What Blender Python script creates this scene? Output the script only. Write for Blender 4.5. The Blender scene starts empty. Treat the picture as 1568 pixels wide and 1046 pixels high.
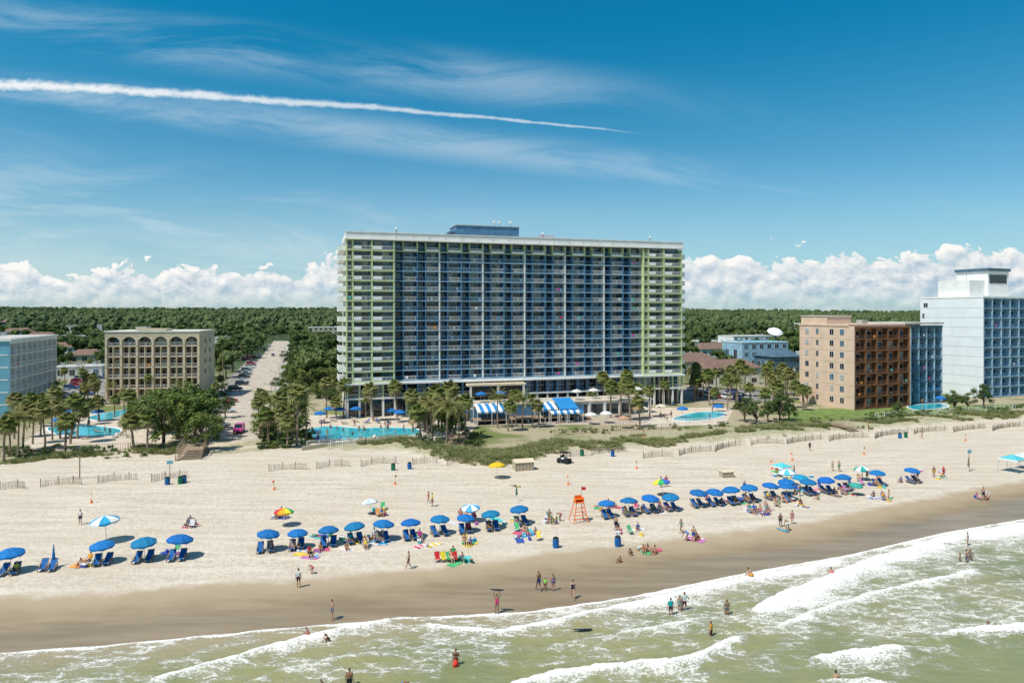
import bpy, math, random
import numpy as np
from mathutils import Vector, Matrix, noise as mn
random.seed(7); rng=np.random.default_rng(7)
R=random.random
def U(a,b): return a+(b-a)*random.random()
FP=1045.0; H=25.0
scene=bpy.context.scene
# survey helper: bearing/depression measured from the photo -> real ground position
def G(px,py,z=0.0):
    Y=FP*(H-z)/(py-480.0); return ((px-784.0)*Y/FP, Y)
CO=math.radians(17.6); E1=(math.cos(CO),math.sin(CO)); E2=(-math.sin(CO),math.cos(CO))

# ------------------------------------------------------------------ materials
def newmat(name):
    m=bpy.data.materials.new(name); m.use_nodes=True
    nt=m.node_tree; b=nt.nodes['Principled BSDF']; return m,nt,b
def M(name,c,r=.7,var=.18,scale=.8,bump=0.0,bscale=8.0,spec=.3,metal=0.0,objcol=False,pos=0.0,c2=None,trans=0.0):
    m,nt,b=newmat(name); N=nt.nodes; L=nt.links
    tc=N.new('ShaderNodeTexCoord'); no=N.new('ShaderNodeTexNoise'); no.inputs['Scale'].default_value=scale; no.inputs['Detail'].default_value=3
    L.new(tc.outputs['Object'],no.inputs['Vector'])
    mp=N.new('ShaderNodeMapRange'); mp.inputs[1].default_value=.3; mp.inputs[2].default_value=.7; mp.inputs[3].default_value=1-var; mp.inputs[4].default_value=1+var
    L.new(no.outputs['Fac'],mp.inputs[0])
    src=None
    if objcol:
        oi=N.new('ShaderNodeObjectInfo'); src=oi.outputs['Color']
    elif c2 is not None:
        oi=N.new('ShaderNodeObjectInfo'); mx=N.new('ShaderNodeMix'); mx.data_type='RGBA'
        mx.inputs[6].default_value=(*c,1); mx.inputs[7].default_value=(*c2,1); fac=oi.outputs['Random']
        if pos>0:
            # stands of trees share a tone: blend per-tree variation with a broad world-space pattern
            ge=N.new('ShaderNodeNewGeometry'); pn=N.new('ShaderNodeTexNoise'); pn.inputs['Scale'].default_value=pos; pn.inputs['Detail'].default_value=2; L.new(ge.outputs['Position'],pn.inputs['Vector'])
            pr=N.new('ShaderNodeMapRange'); pr.inputs[1].default_value=.35; pr.inputs[2].default_value=.65; L.new(pn.outputs['Fac'],pr.inputs[0])
            av=N.new('ShaderNodeMix'); av.data_type='FLOAT'; av.inputs[0].default_value=.5; L.new(fac,av.inputs[2]); L.new(pr.outputs[0],av.inputs[3]); fac=av.outputs[0]
        L.new(fac,mx.inputs[0]); src=mx.outputs[2]
    vm=N.new('ShaderNodeVectorMath'); vm.operation='SCALE'
    if src: L.new(src,vm.inputs[0])
    else: vm.inputs[0].default_value=c
    L.new(mp.outputs[0],vm.inputs['Scale']); L.new(vm.outputs[0],b.inputs['Base Color'])
    b.inputs['Roughness'].default_value=r; b.inputs['Specular IOR Level'].default_value=spec; b.inputs['Metallic'].default_value=metal
    if bump>0:
        n2=N.new('ShaderNodeTexNoise'); n2.inputs['Scale'].default_value=bscale; n2.inputs['Detail'].default_value=3
        L.new(tc.outputs['Object'],n2.inputs['Vector']); bp=N.new('ShaderNodeBump'); bp.inputs['Strength'].default_value=bump; bp.inputs['Distance'].default_value=.1
        L.new(n2.outputs['Fac'],bp.inputs['Height']); L.new(bp.outputs[0],b.inputs['Normal'])
    if trans>0:
        out=N['Material Output']; tr=N.new('ShaderNodeBsdfTranslucent'); L.new(vm.outputs[0],tr.inputs['Color'])
        ms=N.new('ShaderNodeMixShader'); ms.inputs[0].default_value=trans; L.new(b.outputs[0],ms.inputs[1]); L.new(tr.outputs[0],ms.inputs[2]); L.new(ms.outputs[0],out.inputs['Surface'])
    return m
WHITE=M('white_paint',(.80,.79,.76),.6,.08,.5)
OFFW=M('off_white_stucco',(.68,.65,.58),.8,.1,.4)
LIME=M('lime_stucco',(.50,.58,.31),.8,.12,.4)
BLUEW=M('blue_stucco',(.02,.095,.21),.7,.3,.35)
BLUEL=M('light_blue_paint',(.31,.47,.58),.6,.18,.5)
BLUEM=M('mid_blue_paint',(.085,.20,.33),.6,.25,.5)
BLUED=M('blue_stucco_recess_shade',(.010,.045,.11),.7,.25,.4)  # blue stucco deepened so the narrow tower recesses carry painted shade
GLASS=M('dark_glass',(.012,.022,.035),.08,.4,.6,spec=.8)
GLASSB=M('blue_glass',(.03,.11,.18),.1,.4,.6,spec=.8)
CURT=M('curtained_window',(.36,.37,.36),.35,.3,.9)
TAN=M('tan_stucco',(.66,.49,.37),.85,.08,.4)
TAN2=M('beige_stucco',(.64,.54,.38),.85,.1,.4)
BROWN=M('brown_metal',(.20,.095,.05),.6,.2,.5)
SHADE=M('recess_shade_wall',(.13,.10,.075),.8,.25,.5)  # dark tone paints shade onto the walls and door heads behind the arcade
TERRA=M('terracotta_wall',(.38,.18,.10),.7,.25,.4)
SLATE=M('slate_blue_paint',(.08,.14,.19),.6,.2,.5)
PALEB=M('pale_blue_siding',(.76,.80,.81),.6,.05,.3)
MIDB=M('azure_panel',(.16,.40,.52),.6,.1,.3)
GREY=M('grey_concrete',(.38,.37,.34),.85,.15,.6)
ROOFG=M('roof_membrane',(.50,.48,.45),.9,.2,.2)
ROOFB=M('shingle_roof',(.20,.13,.10),.9,.25,.9)
METAL=M('galvanised_metal',(.45,.46,.47),.4,.1,1,metal=.6)
WOOD=M('weathered_wood',(.30,.22,.15),.85,.25,2.5,bump=.3)
FENCE=M('sand_fence_wood',(.46,.38,.28),.9,.25,3)
TILE=M('pool_deck_concrete',(.56,.48,.38),.8,.15,.5)
BLACK=M('black_rubber',(.02,.02,.02),.7,.2,2)
CLOTH=M('fabric',(.5,.5,.5),.8,.15,3,objcol=True,trans=.12)
WCLOTH=M('white_fabric',(.75,.75,.73),.8,.1,3)
AWB=M('awning_blue',(.02,.22,.52),.7,.1,2)
PAINT=M('car_paint',(.5,.5,.5),.25,.03,2,objcol=True,spec=.6)
CARGL=M('car_glass',(.015,.02,.025),.05,.1,1,spec=.8)
SKIN=M('skin',(.52,.30,.20),.6,.08,6,c2=(.22,.11,.065))
HAIR=M('hair',(.05,.028,.015),.7,.2,12,c2=(.20,.12,.05))
SHORT2=M('dark_swimwear',(.02,.025,.05),.8,.1,5,c2=(.25,.06,.05))
TRUNK=M('palm_trunk',(.28,.21,.15),.95,.3,5,bump=.6)
BARK=M('bark',(.15,.11,.08),.95,.3,4,bump=.6)
PALML=M('palm_leaf',(.15,.19,.04),.6,.4,1.2,c2=(.25,.24,.08),trans=.2)
PALMD=M('dry_palm_leaf',(.36,.26,.13),.8,.3,2)
LEAF=M('oak_leaf',(.13,.20,.035),.65,.5,.8,c2=(.21,.25,.06),trans=.22)
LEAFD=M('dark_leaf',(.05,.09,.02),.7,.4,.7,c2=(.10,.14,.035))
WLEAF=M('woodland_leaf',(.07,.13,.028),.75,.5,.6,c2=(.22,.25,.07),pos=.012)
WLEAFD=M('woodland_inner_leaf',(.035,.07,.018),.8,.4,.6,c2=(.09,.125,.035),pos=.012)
FOREST=M('far_leaf',(.030,.062,.022),.85,.5,.5,c2=(.12,.155,.055),pos=.0035)
GRASS=M('dune_grass',(.20,.26,.075),.8,.4,.15,c2=(.40,.37,.18),trans=.2)
ORANGE=M('orange_paint',(.80,.16,.02),.6,.1,2)
RED=M('red_paint',(.6,.03,.03),.6,.1,2)
ASPH=M('asphalt',(.09,.085,.08),.9,.25,.3)
ROADM=M('sandy_concrete_road',(.46,.40,.32),.9,.18,.25,bump=.1)
KERB=M('kerb_concrete',(.48,.45,.40),.85,.12,.6)
LINE=M('road_marking',(.7,.7,.66),.7,.15,1)
POOLM=M('pool_water',(.04,.46,.54),.06,.15,.5,bump=.15,bscale=2.5,spec=.7)

# ------------------------------------------------------------------ mesh builder
class MB:
    def __init__(s): s.v=[]; s.f=[]; s.m=[]; s.mats=[]; s.T=None
    def mi(s,m):
        if m not in s.mats: s.mats.append(m)
        return s.mats.index(m)
    def add(self,vs,fs,m):
        s=self; o=len(s.v)
        if s.T is not None: vs=[tuple(s.T@Vector(p)) for p in vs]
        s.v.extend(vs); k=s.mi(m)
        for f in fs: s.f.append(tuple(i+o for i in f)); s.m.append(k)
    def box(s,x0,y0,z0,x1,y1,z1,m):
        s.add([(x0,y0,z0),(x1,y0,z0),(x1,y1,z0),(x0,y1,z0),(x0,y0,z1),(x1,y0,z1),(x1,y1,z1),(x0,y1,z1)],
              [(0,3,2,1),(4,5,6,7),(0,1,5,4),(1,2,6,5),(2,3,7,6),(3,0,4,7)],m)
    def tube(s,p0,p1,r0,r1,m,n=6,cap=True):
        p0=Vector(p0);p1=Vector(p1);d=(p1-p0)
        if d.length<1e-6: return
        d.normalize(); a=d.orthogonal().normalized(); b=d.cross(a)
        vs=[]
        for p,r in((p0,r0),(p1,r1)):
            for i in range(n):
                t=2*math.pi*i/n; vs.append(tuple(p+a*(r*math.cos(t))+b*(r*math.sin(t))))
        fs=[(i,(i+1)%n,n+(i+1)%n,n+i) for i in range(n)]
        if cap: fs+= [tuple(range(n-1,-1,-1)),tuple(range(n,2*n))]
        s.add(vs,fs,m)
    def sph(s,c,r,m,n=8,k=6,sq=(1,1,1)):
        vs=[(c[0],c[1],c[2]+r*sq[2])]
        for j in range(1,k):
            ph=math.pi*j/k
            for i in range(n):
                t=2*math.pi*i/n; vs.append((c[0]+r*sq[0]*math.sin(ph)*math.cos(t),c[1]+r*sq[1]*math.sin(ph)*math.sin(t),c[2]+r*sq[2]*math.cos(ph)))
        vs.append((c[0],c[1],c[2]-r*sq[2])); fs=[]
        for i in range(n): fs.append((0,1+i,1+(i+1)%n))
        for j in range(k-2):
            for i in range(n):
                a=1+j*n+i;b=1+j*n+(i+1)%n; fs.append((a,a+n,b+n,b))
        l=len(vs)-1;o=1+(k-2)*n
        for i in range(n): fs.append((o+i,l,o+(i+1)%n))
        s.add(vs,fs,m)
    def ext(s,poly,z0,z1,m,mtop=None):
        n=len(poly)
        s.add([(p[0],p[1],z0) for p in poly]+[(p[0],p[1],z1) for p in poly],[(i,(i+1)%n,n+(i+1)%n,n+i) for i in range(n)],m)
        s.add([(p[0],p[1],z1) for p in poly],[tuple(range(n))],mtop or m)
    def mesh(s,name,smooth=False):
        me=bpy.data.meshes.new(name); me.from_pydata(s.v,[],s.f)
        for m in s.mats: me.materials.append(m)
        me.polygons.foreach_set('material_index',s.m)
        if smooth: me.polygons.foreach_set('use_smooth',[True]*len(s.f))
        me.update(); return me
    def obj(s,name,loc=(0,0,0),rz=0,parent=None,smooth=False,color=None):
        return inst(name,s.mesh(name,smooth),loc,rz,1,color,parent)
def inst(name,me,loc,rz=0,sc=1,color=None,parent=None,rot=None):
    o=bpy.data.objects.new(name,me); scene.collection.objects.link(o)
    if len(loc)==2: loc=(loc[0],loc[1],0)
    o.location=loc; o.rotation_euler=rot if rot else (0,0,rz); o.scale=(sc,sc,sc) if not hasattr(sc,'__len__') else sc
    if color: o.color=(*color,1)
    if parent: o.parent=parent
    return o
def group(name,loc,rz,parts):
    e=bpy.data.objects.new(name,None); scene.collection.objects.link(e)
    e.location=(loc[0],loc[1],loc[2] if len(loc)>2 else 0); e.rotation_euler=(0,0,rz)
    for k,mb in parts.items():
        if mb.v: mb.obj(k,parent=e)
    return e
def sheet(name,pts,z,m):
    mb=MB(); mb.add([(p[0],p[1],z) for p in pts],[tuple(range(len(pts)))],m); return mb.obj(name)
def FR(o,u,v): return (o[0]+E1[0]*u+E2[0]*v, o[1]+E1[1]*u+E2[1]*v)
def scatter(name,pts,child):
    """pts: (x,y,z,scale). one named object that instances its child on small faces"""
    vs=[];fs=[]
    for (x,y,z,s) in pts:
        a=s*1.5197/math.sqrt(3); t=R()*6.283; k=len(vs)
        for i in range(3): vs.append((x+a*math.cos(t+i*2.0944),y+a*math.sin(t+i*2.0944),z))
        fs.append((k,k+1,k+2))
    me=bpy.data.meshes.new(name); me.from_pydata(vs,[],fs); o=bpy.data.objects.new(name,me); scene.collection.objects.link(o)
    o.instance_type='FACES'; o.use_instance_faces_scale=True; o.instance_faces_scale=1.0
    o.show_instancer_for_render=False; o.show_instancer_for_viewport=False
    child.parent=o; return o

# ------------------------------------------------------------------ camera, sun, world
cam=bpy.data.cameras.new('camera'); co=bpy.data.objects.new('camera',cam); scene.collection.objects.link(co)
co.location=(0,0,H); co.rotation_euler=(math.radians(90),0,0); cam.sensor_width=36; cam.lens=36*FP/1568; cam.shift_y=-43/1568
cam.clip_end=20000; cam.clip_start=.5; scene.camera=co
EL=math.radians(59); AZ=math.atan2(-.76,-.65)
sd=Vector((math.sin(AZ)*math.cos(EL),math.cos(AZ)*math.cos(EL),math.sin(EL)))
sl=bpy.data.lights.new('sun','SUN'); sl.energy=4.8; sl.angle=math.radians(.5); sl.color=(1,.95,.87)
so=bpy.data.objects.new('sun',sl); scene.collection.objects.link(so); so.rotation_euler=(-sd).to_track_quat('-Z','Y').to_euler()
scene.view_settings.view_transform='Standard'
try: scene.view_settings.look='None'
except: pass
w=bpy.data.worlds.new('World'); scene.world=w; w.use_nodes=True; nt=w.node_tree; N=nt.nodes; L=nt.links; N.clear()
def mt(op,a,b=None,c=None,clamp=False):
    n=N.new('ShaderNodeMath'); n.operation=op; n.use_clamp=clamp
    for i,x in enumerate((a,b,c)):
        if x is None: continue
        if isinstance(x,(int,float)): n.inputs[i].default_value=x
        else: L.new(x,n.inputs[i])
    return n.outputs[0]
def ss(x,a,b,lo=0.0,hi=1.0):
    n=N.new('ShaderNodeMapRange'); n.interpolation_type='SMOOTHSTEP'; L.new(x,n.inputs[0])
    for i,k in enumerate((a,b,lo,hi)): n.inputs[i+1].default_value=k
    return n.outputs[0]
def comb(x,y,z):
    n=N.new('ShaderNodeCombineXYZ')
    for i,k in enumerate((x,y,z)):
        if isinstance(k,(int,float)): n.inputs[i].default_value=k
        else: L.new(k,n.inputs[i])
    return n.outputs[0]
def noi(v,scale,det=6,rough=.5,dist=0.0,col=False,dim='2D'):
    n=N.new('ShaderNodeTexNoise'); n.noise_dimensions=dim; L.new(v,n.inputs['Vector']); n.inputs['Scale'].default_value=scale; n.inputs['Detail'].default_value=det
    n.inputs['Roughness'].default_value=rough; n.inputs['Distortion'].default_value=dist
    return n.outputs['Color' if col else 'Fac']
def vm(op,a,b,s=None):
    n=N.new('ShaderNodeVectorMath'); n.operation=op
    for i,x in enumerate((a,b)):
        if x is None: continue
        if isinstance(x,tuple): n.inputs[i].default_value=x
        else: L.new(x,n.inputs[i])
    if s is not None: n.inputs['Scale'].default_value=s
    return n.outputs[0]
def mixc(f,a,b):
    n=N.new('ShaderNodeMix'); n.data_type='RGBA'
    if isinstance(f,float): n.inputs[0].default_value=f
    else: L.new(f,n.inputs[0])
    for i,x in ((6,a),(7,b)):
        if isinstance(x,tuple): n.inputs[i].default_value=(*x,1)
        else: L.new(x,n.inputs[i])
    return n.outputs[2]
sky=N.new('ShaderNodeTexSky'); sky.sky_type='NISHITA'; sky.sun_disc=False; sky.sun_elevation=EL; sky.sun_rotation=AZ%(2*math.pi)
sky.air_density=1.0; sky.dust_density=.6; sky.ozone_density=2.5
tc=N.new('ShaderNodeTexCoord'); sp=N.new('ShaderNodeSeparateXYZ'); L.new(tc.outputs['Generated'],sp.inputs[0])
dx,dy,dz=sp.outputs
yy=mt('MAXIMUM',dy,.05); u=mt('DIVIDE',dx,yy); v=mt('DIVIDE',dz,yy); front=ss(dy,.1,.3)
tint=mixc(ss(dz,.02,.40),(.74,1.0,1.02),(.03,.86,1.02))
tint=mixc(ss(dz,.48,.70),tint,(.85,.98,.98))
skyc=vm('MULTIPLY',sky.outputs[0],tint)
bg=N.new('ShaderNodeBackground'); L.new(skyc,bg.inputs[0]); bg.inputs[1].default_value=.112
# contrail
u1=mt('ADD',u,.75); u2=mt('ADD',u,.2718)
wig=mt('MULTIPLY',mt('SUBTRACT',noi(comb(u,3.0,0.0),7,2),.5),.006)
vc=mt('ADD',mt('SUBTRACT',mt('SUBTRACT',.335,mt('MULTIPLY',u1,.0606)),mt('MULTIPLY',mt('MULTIPLY',u1,u2),.0328)),wig)
dv=mt('SUBTRACT',v,vc)
wid=ss(u,-.9,.25,.0095,.0014)
edge=mt('ADD',mt('DIVIDE',mt('ABSOLUTE',dv),wid),mt('MULTIPLY',mt('SUBTRACT',noi(comb(u,mt('MULTIPLY',v,1.6),0.0),38,4,.65),.5),1.7))
trail=mt('MULTIPLY',ss(edge,.1,1.5,1.0,0.0),ss(u,.10,.205,1.0,0.0)); trail=mt('MULTIPLY',trail,ss(u,-.75,.1,.95,.62))
# cirrus: streaks combed along the wind
cu=mt('ADD',u,mt('MULTIPLY',v,-.6)); cv=mt('ADD',v,mt('MULTIPLY',u,.13))
cv=mt('ADD',cv,mt('MULTIPLY',mt('SUBTRACT',noi(comb(u,mt('MULTIPLY',v,2.0),5.0),1.8,2),.5),.12))
c1=noi(comb(mt('MULTIPLY',cu,1.3),mt('MULTIPLY',cv,10.0),1.0),1.3,8,.66,.3)
c2=noi(comb(mt('MULTIPLY',cu,.8),mt('MULTIPLY',cv,3.0),7.0),2.0,2,.5)
vb=mt('SUBTRACT',.236,mt('MULTIPLY',u,.125)); db=mt('SUBTRACT',v,vb)
core=mt('MULTIPLY',ss(mt('ABSOLUTE',db),.0,.042,1.0,0.0),ss(c1,.30,.62))
band=mt('MAXIMUM',ss(db,-.18,-.01,.85,.0),mt('MULTIPLY',ss(mt('ABSOLUTE',mt('SUBTRACT',db,.10)),.0,.055,.75,0.0),ss(u,.0,.3,1.0,.30)))
strk=mt('MULTIPLY',mt('MULTIPLY',ss(c1,.34,.66),ss(c2,.20,.50)),band)
cir=mt('MULTIPLY',mt('MAXIMUM',mt('MULTIPLY',core,.8),strk),ss(u,-.2,.75,1.0,.45)); cir=mt('MULTIPLY',cir,.55)
haze=mt('MULTIPLY',ss(v,.0,.24,.62,.0),ss(u,-.5,.8,1.0,.75))
# cumulus bank
def dens(du,dv_):
    P=comb(mt('ADD',u,du),mt('MULTIPLY',mt('ADD',v,dv_),1.5),0.0)
    wp=vm('SCALE',vm('SUBTRACT',noi(P,14,2,.5,0,True),(.5,.5,.5)),None,.035); P2=vm('ADD',P,wp)
    vo=N.new('ShaderNodeTexVoronoi'); vo.voronoi_dimensions='2D'; vo.feature='F1'; vo.inputs['Scale'].default_value=22; vo.inputs['Detail'].default_value=3; vo.inputs['Roughness'].default_value=.6
    L.new(P2,vo.inputs['Vector'])
    return mt('ADD',mt('MULTIPLY',noi(P2,6.5,6,.52),.75),mt('MULTIPLY',mt('SUBTRACT',1.0,vo.outputs['Distance']),.28))
D0=dens(0.0,0.0); D1=dens(-.006,.009)
Tu=mt('ADD',ss(u,-.3,.45,.083,.108),mt('MULTIPLY',mt('SUBTRACT',noi(comb(u,9.0,0.0),3.5,2),.5),.050))
thr=mt('ADD',.55,mt('MULTIPLY',mt('SUBTRACT',v,Tu),10.0))
cm=ss(mt('SUBTRACT',D0,thr),.0,.05)
cm=mt('MULTIPLY',cm,ss(v,.0,.045,.55,1.0))
sh=mt('ADD',mt('MULTIPLY',mt('SUBTRACT',D0,D1),2.3),mt('ADD',.30,ss(mt('SUBTRACT',v,Tu),-.09,.012,.0,.55)),clamp=True)
ccol=mixc(sh,(.40,.54,.66),(.97,.96,.93))
cirb=mt('MAXIMUM',cir,trail)
soft=mt('MAXIMUM',cirb,haze)
c3=mixc(cirb,(.42,.63,.77),(.93,.95,.96)); c3=mixc(cm,c3,ccol)
alpha=mt('MULTIPLY',mt('MAXIMUM',soft,cm),front)
bg2=N.new('ShaderNodeBackground'); L.new(c3,bg2.inputs[0]); bg2.inputs[1].default_value=1.0
ms=N.new('ShaderNodeMixShader'); L.new(alpha,ms.inputs[0]); L.new(bg.outputs[0],ms.inputs[1]); L.new(bg2.outputs[0],ms.inputs[2])
wo=N.new('ShaderNodeOutputWorld'); L.new(ms.outputs[0],wo.inputs[0])

# ------------------------------------------------------------------ terrain lines (functions of X)
def line(pts,z=0):
    P=sorted(G(a,b,z) for a,b in pts); xs=[p[0] for p in P]; ys=[p[1] for p in P]
    xs=[xs[0]-3000]+xs+[xs[-1]+3000]; ys=[ys[0]-900]+ys+[ys[-1]+1200]
    return lambda X: np.interp(X,xs,ys)
WZ=-.28
Yw=line([(0,1000),(200,985),(400,965),(520,955),(640,945),(800,938),(960,915),(1150,876),(1300,850),(1450,815),(1568,795)],WZ)
Yd=line([(0,912),(300,895),(600,872),(900,838),(1050,822),(1200,804),(1400,765),(1500,747),(1568,732)])
Yg=line([(0,712),(200,694),(330,700),(420,690),(600,692),(720,716),(770,718),(850,698),(950,692),(1110,680),(1240,668),(1400,655),(1568,642)])
def fb(x,y,s,seed=0):
    return sum(np.sin(x*s*k*1.1+seed*k+1.7*np.sin(y*s*k*.9+k))*np.cos(y*s*k*1.3+seed-1.3*np.sin(x*s*k*.7)) /k for k in(1,2.1,4.3))/1.7
def dunemask(X,Y):
    s=Y-Yg(X); m=np.clip(s/4,0,1)*np.clip((14-s)/5,0,1)
    m=m*np.clip((X+28)/6,0,1)
    return m
def hgt(X,Y):
    s=(Y-Yw(X))*.95
    z=np.interp(s,[-60,-4,0,9,20],[-4,-.5,-.28,-.03,0])
    z=z+np.clip((s-12)/5,0,1)*.05*fb(X,Y,.35)*np.clip((150-Y)/20,0,1)
    z=z+dunemask(X,Y)*(.6+.45*fb(X,Y,.18,3))
    hill=np.interp(Y,[650,1500,2600,6000],[0,12,28,33])
    z=z+hill*np.interp(X/np.maximum(Y,1),[-.8,.1,.5],[1.0,.90,.55])+np.clip((Y-800)/800,0,1)*3.0*fb(X,Y,.004,2)
    return z
def gridmesh(name,xs,ys,zf,attrs,mat):
    X,Y=np.meshgrid(xs,ys); Z=zf(X,Y); nx,ny=len(xs),len(ys)
    co_=np.stack([X,Y,Z],-1).reshape(-1,3).astype(np.float32)
    i=np.arange(nx*ny).reshape(ny,nx); q=np.stack([i[:-1,:-1],i[:-1,1:],i[1:,1:],i[1:,:-1]],-1).reshape(-1,4)
    me=bpy.data.meshes.new(name); me.vertices.add(len(co_)); me.vertices.foreach_set('co',co_.ravel())
    me.loops.add(q.size); me.loops.foreach_set('vertex_index',q.ravel().astype(np.int32)); me.polygons.add(len(q))
    me.polygons.foreach_set('loop_start',np.arange(0,q.size,4,dtype=np.int32)); me.polygons.foreach_set('loop_total',np.full(len(q),4,dtype=np.int32))
    me.polygons.foreach_set('use_smooth',np.ones(len(q),dtype=bool)); me.update(calc_edges=True); me.validate()
    for k,fn in attrs.items():
        a=me.attributes.new(k,'FLOAT','POINT'); a.data.foreach_set('value',fn(X,Y).ravel().astype(np.float32))
    me.materials.append(mat); o=bpy.data.objects.new(name,me); scene.collection.objects.link(o); return o
def axis(a,b,st,lo,hi,g=1.25):
    r=list(np.arange(a,b,st)); d=st; x=b
    while x<hi: r.append(x); d*=g; x+=d
    r.append(hi); l=[];d=st;x=a-st
    while x>lo: l.append(x); d*=g; x-=d
    l.append(lo); return np.array(l[::-1]+r)
gm,nt,b=newmat('sand_and_ground'); N=nt.nodes; L=nt.links
def att(n): a=N.new('ShaderNodeAttribute'); a.attribute_name=n; return a.outputs['Fac']
tc=N.new('ShaderNodeTexCoord'); P=tc.outputs['Object']
rot=N.new('ShaderNodeMapping'); rot.inputs['Rotation'].default_value=(0,0,-CO); rot.inputs['Scale'].default_value=(.16,1.2,1); L.new(P,rot.inputs[0]); PR=rot.outputs[0]
n1=noi(P,.06,3); n2=noi(P,1.3,5,.62); n3=noi(PR,.6,5,.62); n4=noi(P,.35,4); n5=noi(P,4.5,3,.6)
mixv=mt('ADD',mt('ADD',mt('MULTIPLY',n3,.45),mt('MULTIPLY',n2,.35)),mt('MULTIPLY',n5,.20))
dry=mixc(ss(mixv,.38,.62),(.475,.405,.31),(.645,.575,.47))
dry=mixc(ss(n1,.3,.7),dry,mixc(.5,dry,(.54,.465,.365)))
damp=(.385,.305,.20); wet=mixc(ss(n3,.3,.7),(.245,.185,.11),(.32,.245,.155))
sdv=mt('ADD',att('sd'),mt('MULTIPLY',mt('SUBTRACT',n4,.5),2.4)); sdv=mt('ADD',sdv,mt('MULTIPLY',mt('SUBTRACT',n1,.5),3.0))
sand=mixc(ss(sdv,-1.6,.9),damp,dry)
sand=mixc(ss(sdv,-6.5,-1.4),wet,sand)
land=mixc(ss(n1,.44,.60),(.42,.35,.25),(.14,.175,.05)); land=mixc(ss(n2,.3,.7),land,mixc(.5,land,(.20,.21,.08)))
dg_=mixc(ss(n2,.35,.65),(.45,.39,.29),(.28,.29,.14)); land=mixc(ss(att('sl'),12.0,20.0),dg_,land)
far=mixc(ss(att('far'),0.0,1.0),land,(.05,.085,.025))
slv=mt('ADD',att('sl'),mt('MULTIPLY',mt('SUBTRACT',n4,.5),5.0))
col=mixc(ss(slv,.5,3.5),sand,far); L.new(col,b.inputs['Base Color'])
L.new(ss(sdv,-8.0,-3.0,.24,.95),b.inputs['Roughness']); b.inputs['Specular IOR Level'].default_value=.35
vo=N.new('ShaderNodeTexVoronoi'); vo.voronoi_dimensions='2D'; vo.inputs['Scale'].default_value=1.9; L.new(P,vo.inputs['Vector'])
hh=mt('ADD',mt('MULTIPLY',ss(vo.outputs['Distance'],.0,.45),.35),mt('MULTIPLY',n2,.9)); hh=mt('ADD',hh,mt('MULTIPLY',n3,.9)); hh=mt('MULTIPLY',hh,ss(sdv,-2.0,2.0,.05,1.0))
bp=N.new('ShaderNodeBump'); bp.inputs['Strength'].default_value=.55; bp.inputs['Distance'].default_value=.16; L.new(hh,bp.inputs['Height']); L.new(bp.outputs[0],b.inputs['Normal'])
gridmesh('ground',axis(-130,170,1.0,-7000,7000,1.2),axis(35,230,1.0,-400,9000,1.12),hgt,
  {'sd':lambda X,Y:(Y-Yd(X)),'sl':lambda X,Y:(Y-Yg(X)),'far':lambda X,Y:np.clip((Y-200)/150,0,1)},gm)

# sea with breaking crests
crests=[ # points, trailing width (m), strength, height
 ([(205,1050),(330,1015),(450,980),(540,958),(620,948)],2.0,1.0,.24),
 ([(632,955),(700,962),(760,966),(850,950),(900,938),(960,926),(1080,897),(1150,884),(1230,868),(1300,856)],1.7,.98,.2),
 ([(1143,940),(1190,912),(1260,886),(1340,855),(1450,822),(1568,802),(1700,770)],3.6,1.0,.28),
 ([(760,1056),(850,1034),(950,1022),(1050,1012),(1100,990),(1150,972)],1.8,1.05,.42),
 ([(1230,1012),(1300,1000),(1350,993),(1395,988)],2.0,1.05,.32),
 ([(1235,1046),(1330,1040),(1400,1060)],1.8,.85,.2),
 ([(1410,980),(1470,968),(1568,956),(1700,940)],1.6,.92,.3),
 ([(350,1056),(430,1025),(540,1003),(600,996)],1.2,.72,.15),
 ([(820,992),(900,980),(1000,960),(1070,944)],1.1,.68,.1),
 ([(1180,965),(1260,930),(1350,905),(1500,870)],1.4,.76,.15),
 ([(-100,1040),(60,1030),(160,1010),(260,1000)],1.8,.66,.06)]
CR=[]
for pts,wd,st,ht in crests:
    Q=sorted(G(a,b_,WZ) for a,b_ in pts); CR.append((np.array([q[0] for q in Q]),np.array([q[1] for q in Q]),wd,st,ht))
def crest_t(X,Y,c):
    xs,ys,wd,st,ht=c; f=np.interp(X,xs,ys)+.25*fb(X,Y*0,1.1,5)+.12*fb(X,Y*0,4.1,2)
    t=(f-Y)*.93; e=np.clip((X-xs[0]+.5)/2,0,1)*np.clip((xs[-1]+.5-X)/2,0,1); return t,e
def foam(X,Y):
    s=(Y-Yw(X)-.35*fb(X,Y*0,.6,9))
    d=.28+.16*fb(X,Y,.16,4)+.08*fb(X,Y,.5,8)
    d=d+.22*np.exp(-np.clip(-s,0,99)/2.5)+.5*np.exp(-(s/.22)**2)
    d=d-.35*np.clip((50-Y)/4,0,1)*(X>-5)-.25*np.clip((X-30)/10,0,1)*np.clip((54-Y)/3,0,1)
    for c in CR:
        t,e=crest_t(X,Y,c); wd=c[2]*(1+.5*fb(X,Y*0,.4,7))
        a=np.where(t<0,np.exp(-(t/.12)**2),np.exp(-np.clip(t,0,99)/wd))*e*c[3]; d=np.maximum(d,a)
    d=d+.20*((X>5)&(Y>54)).astype(float)*np.clip((X-5)/8,0,1)
    return np.clip(d,0,1.1)
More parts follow.
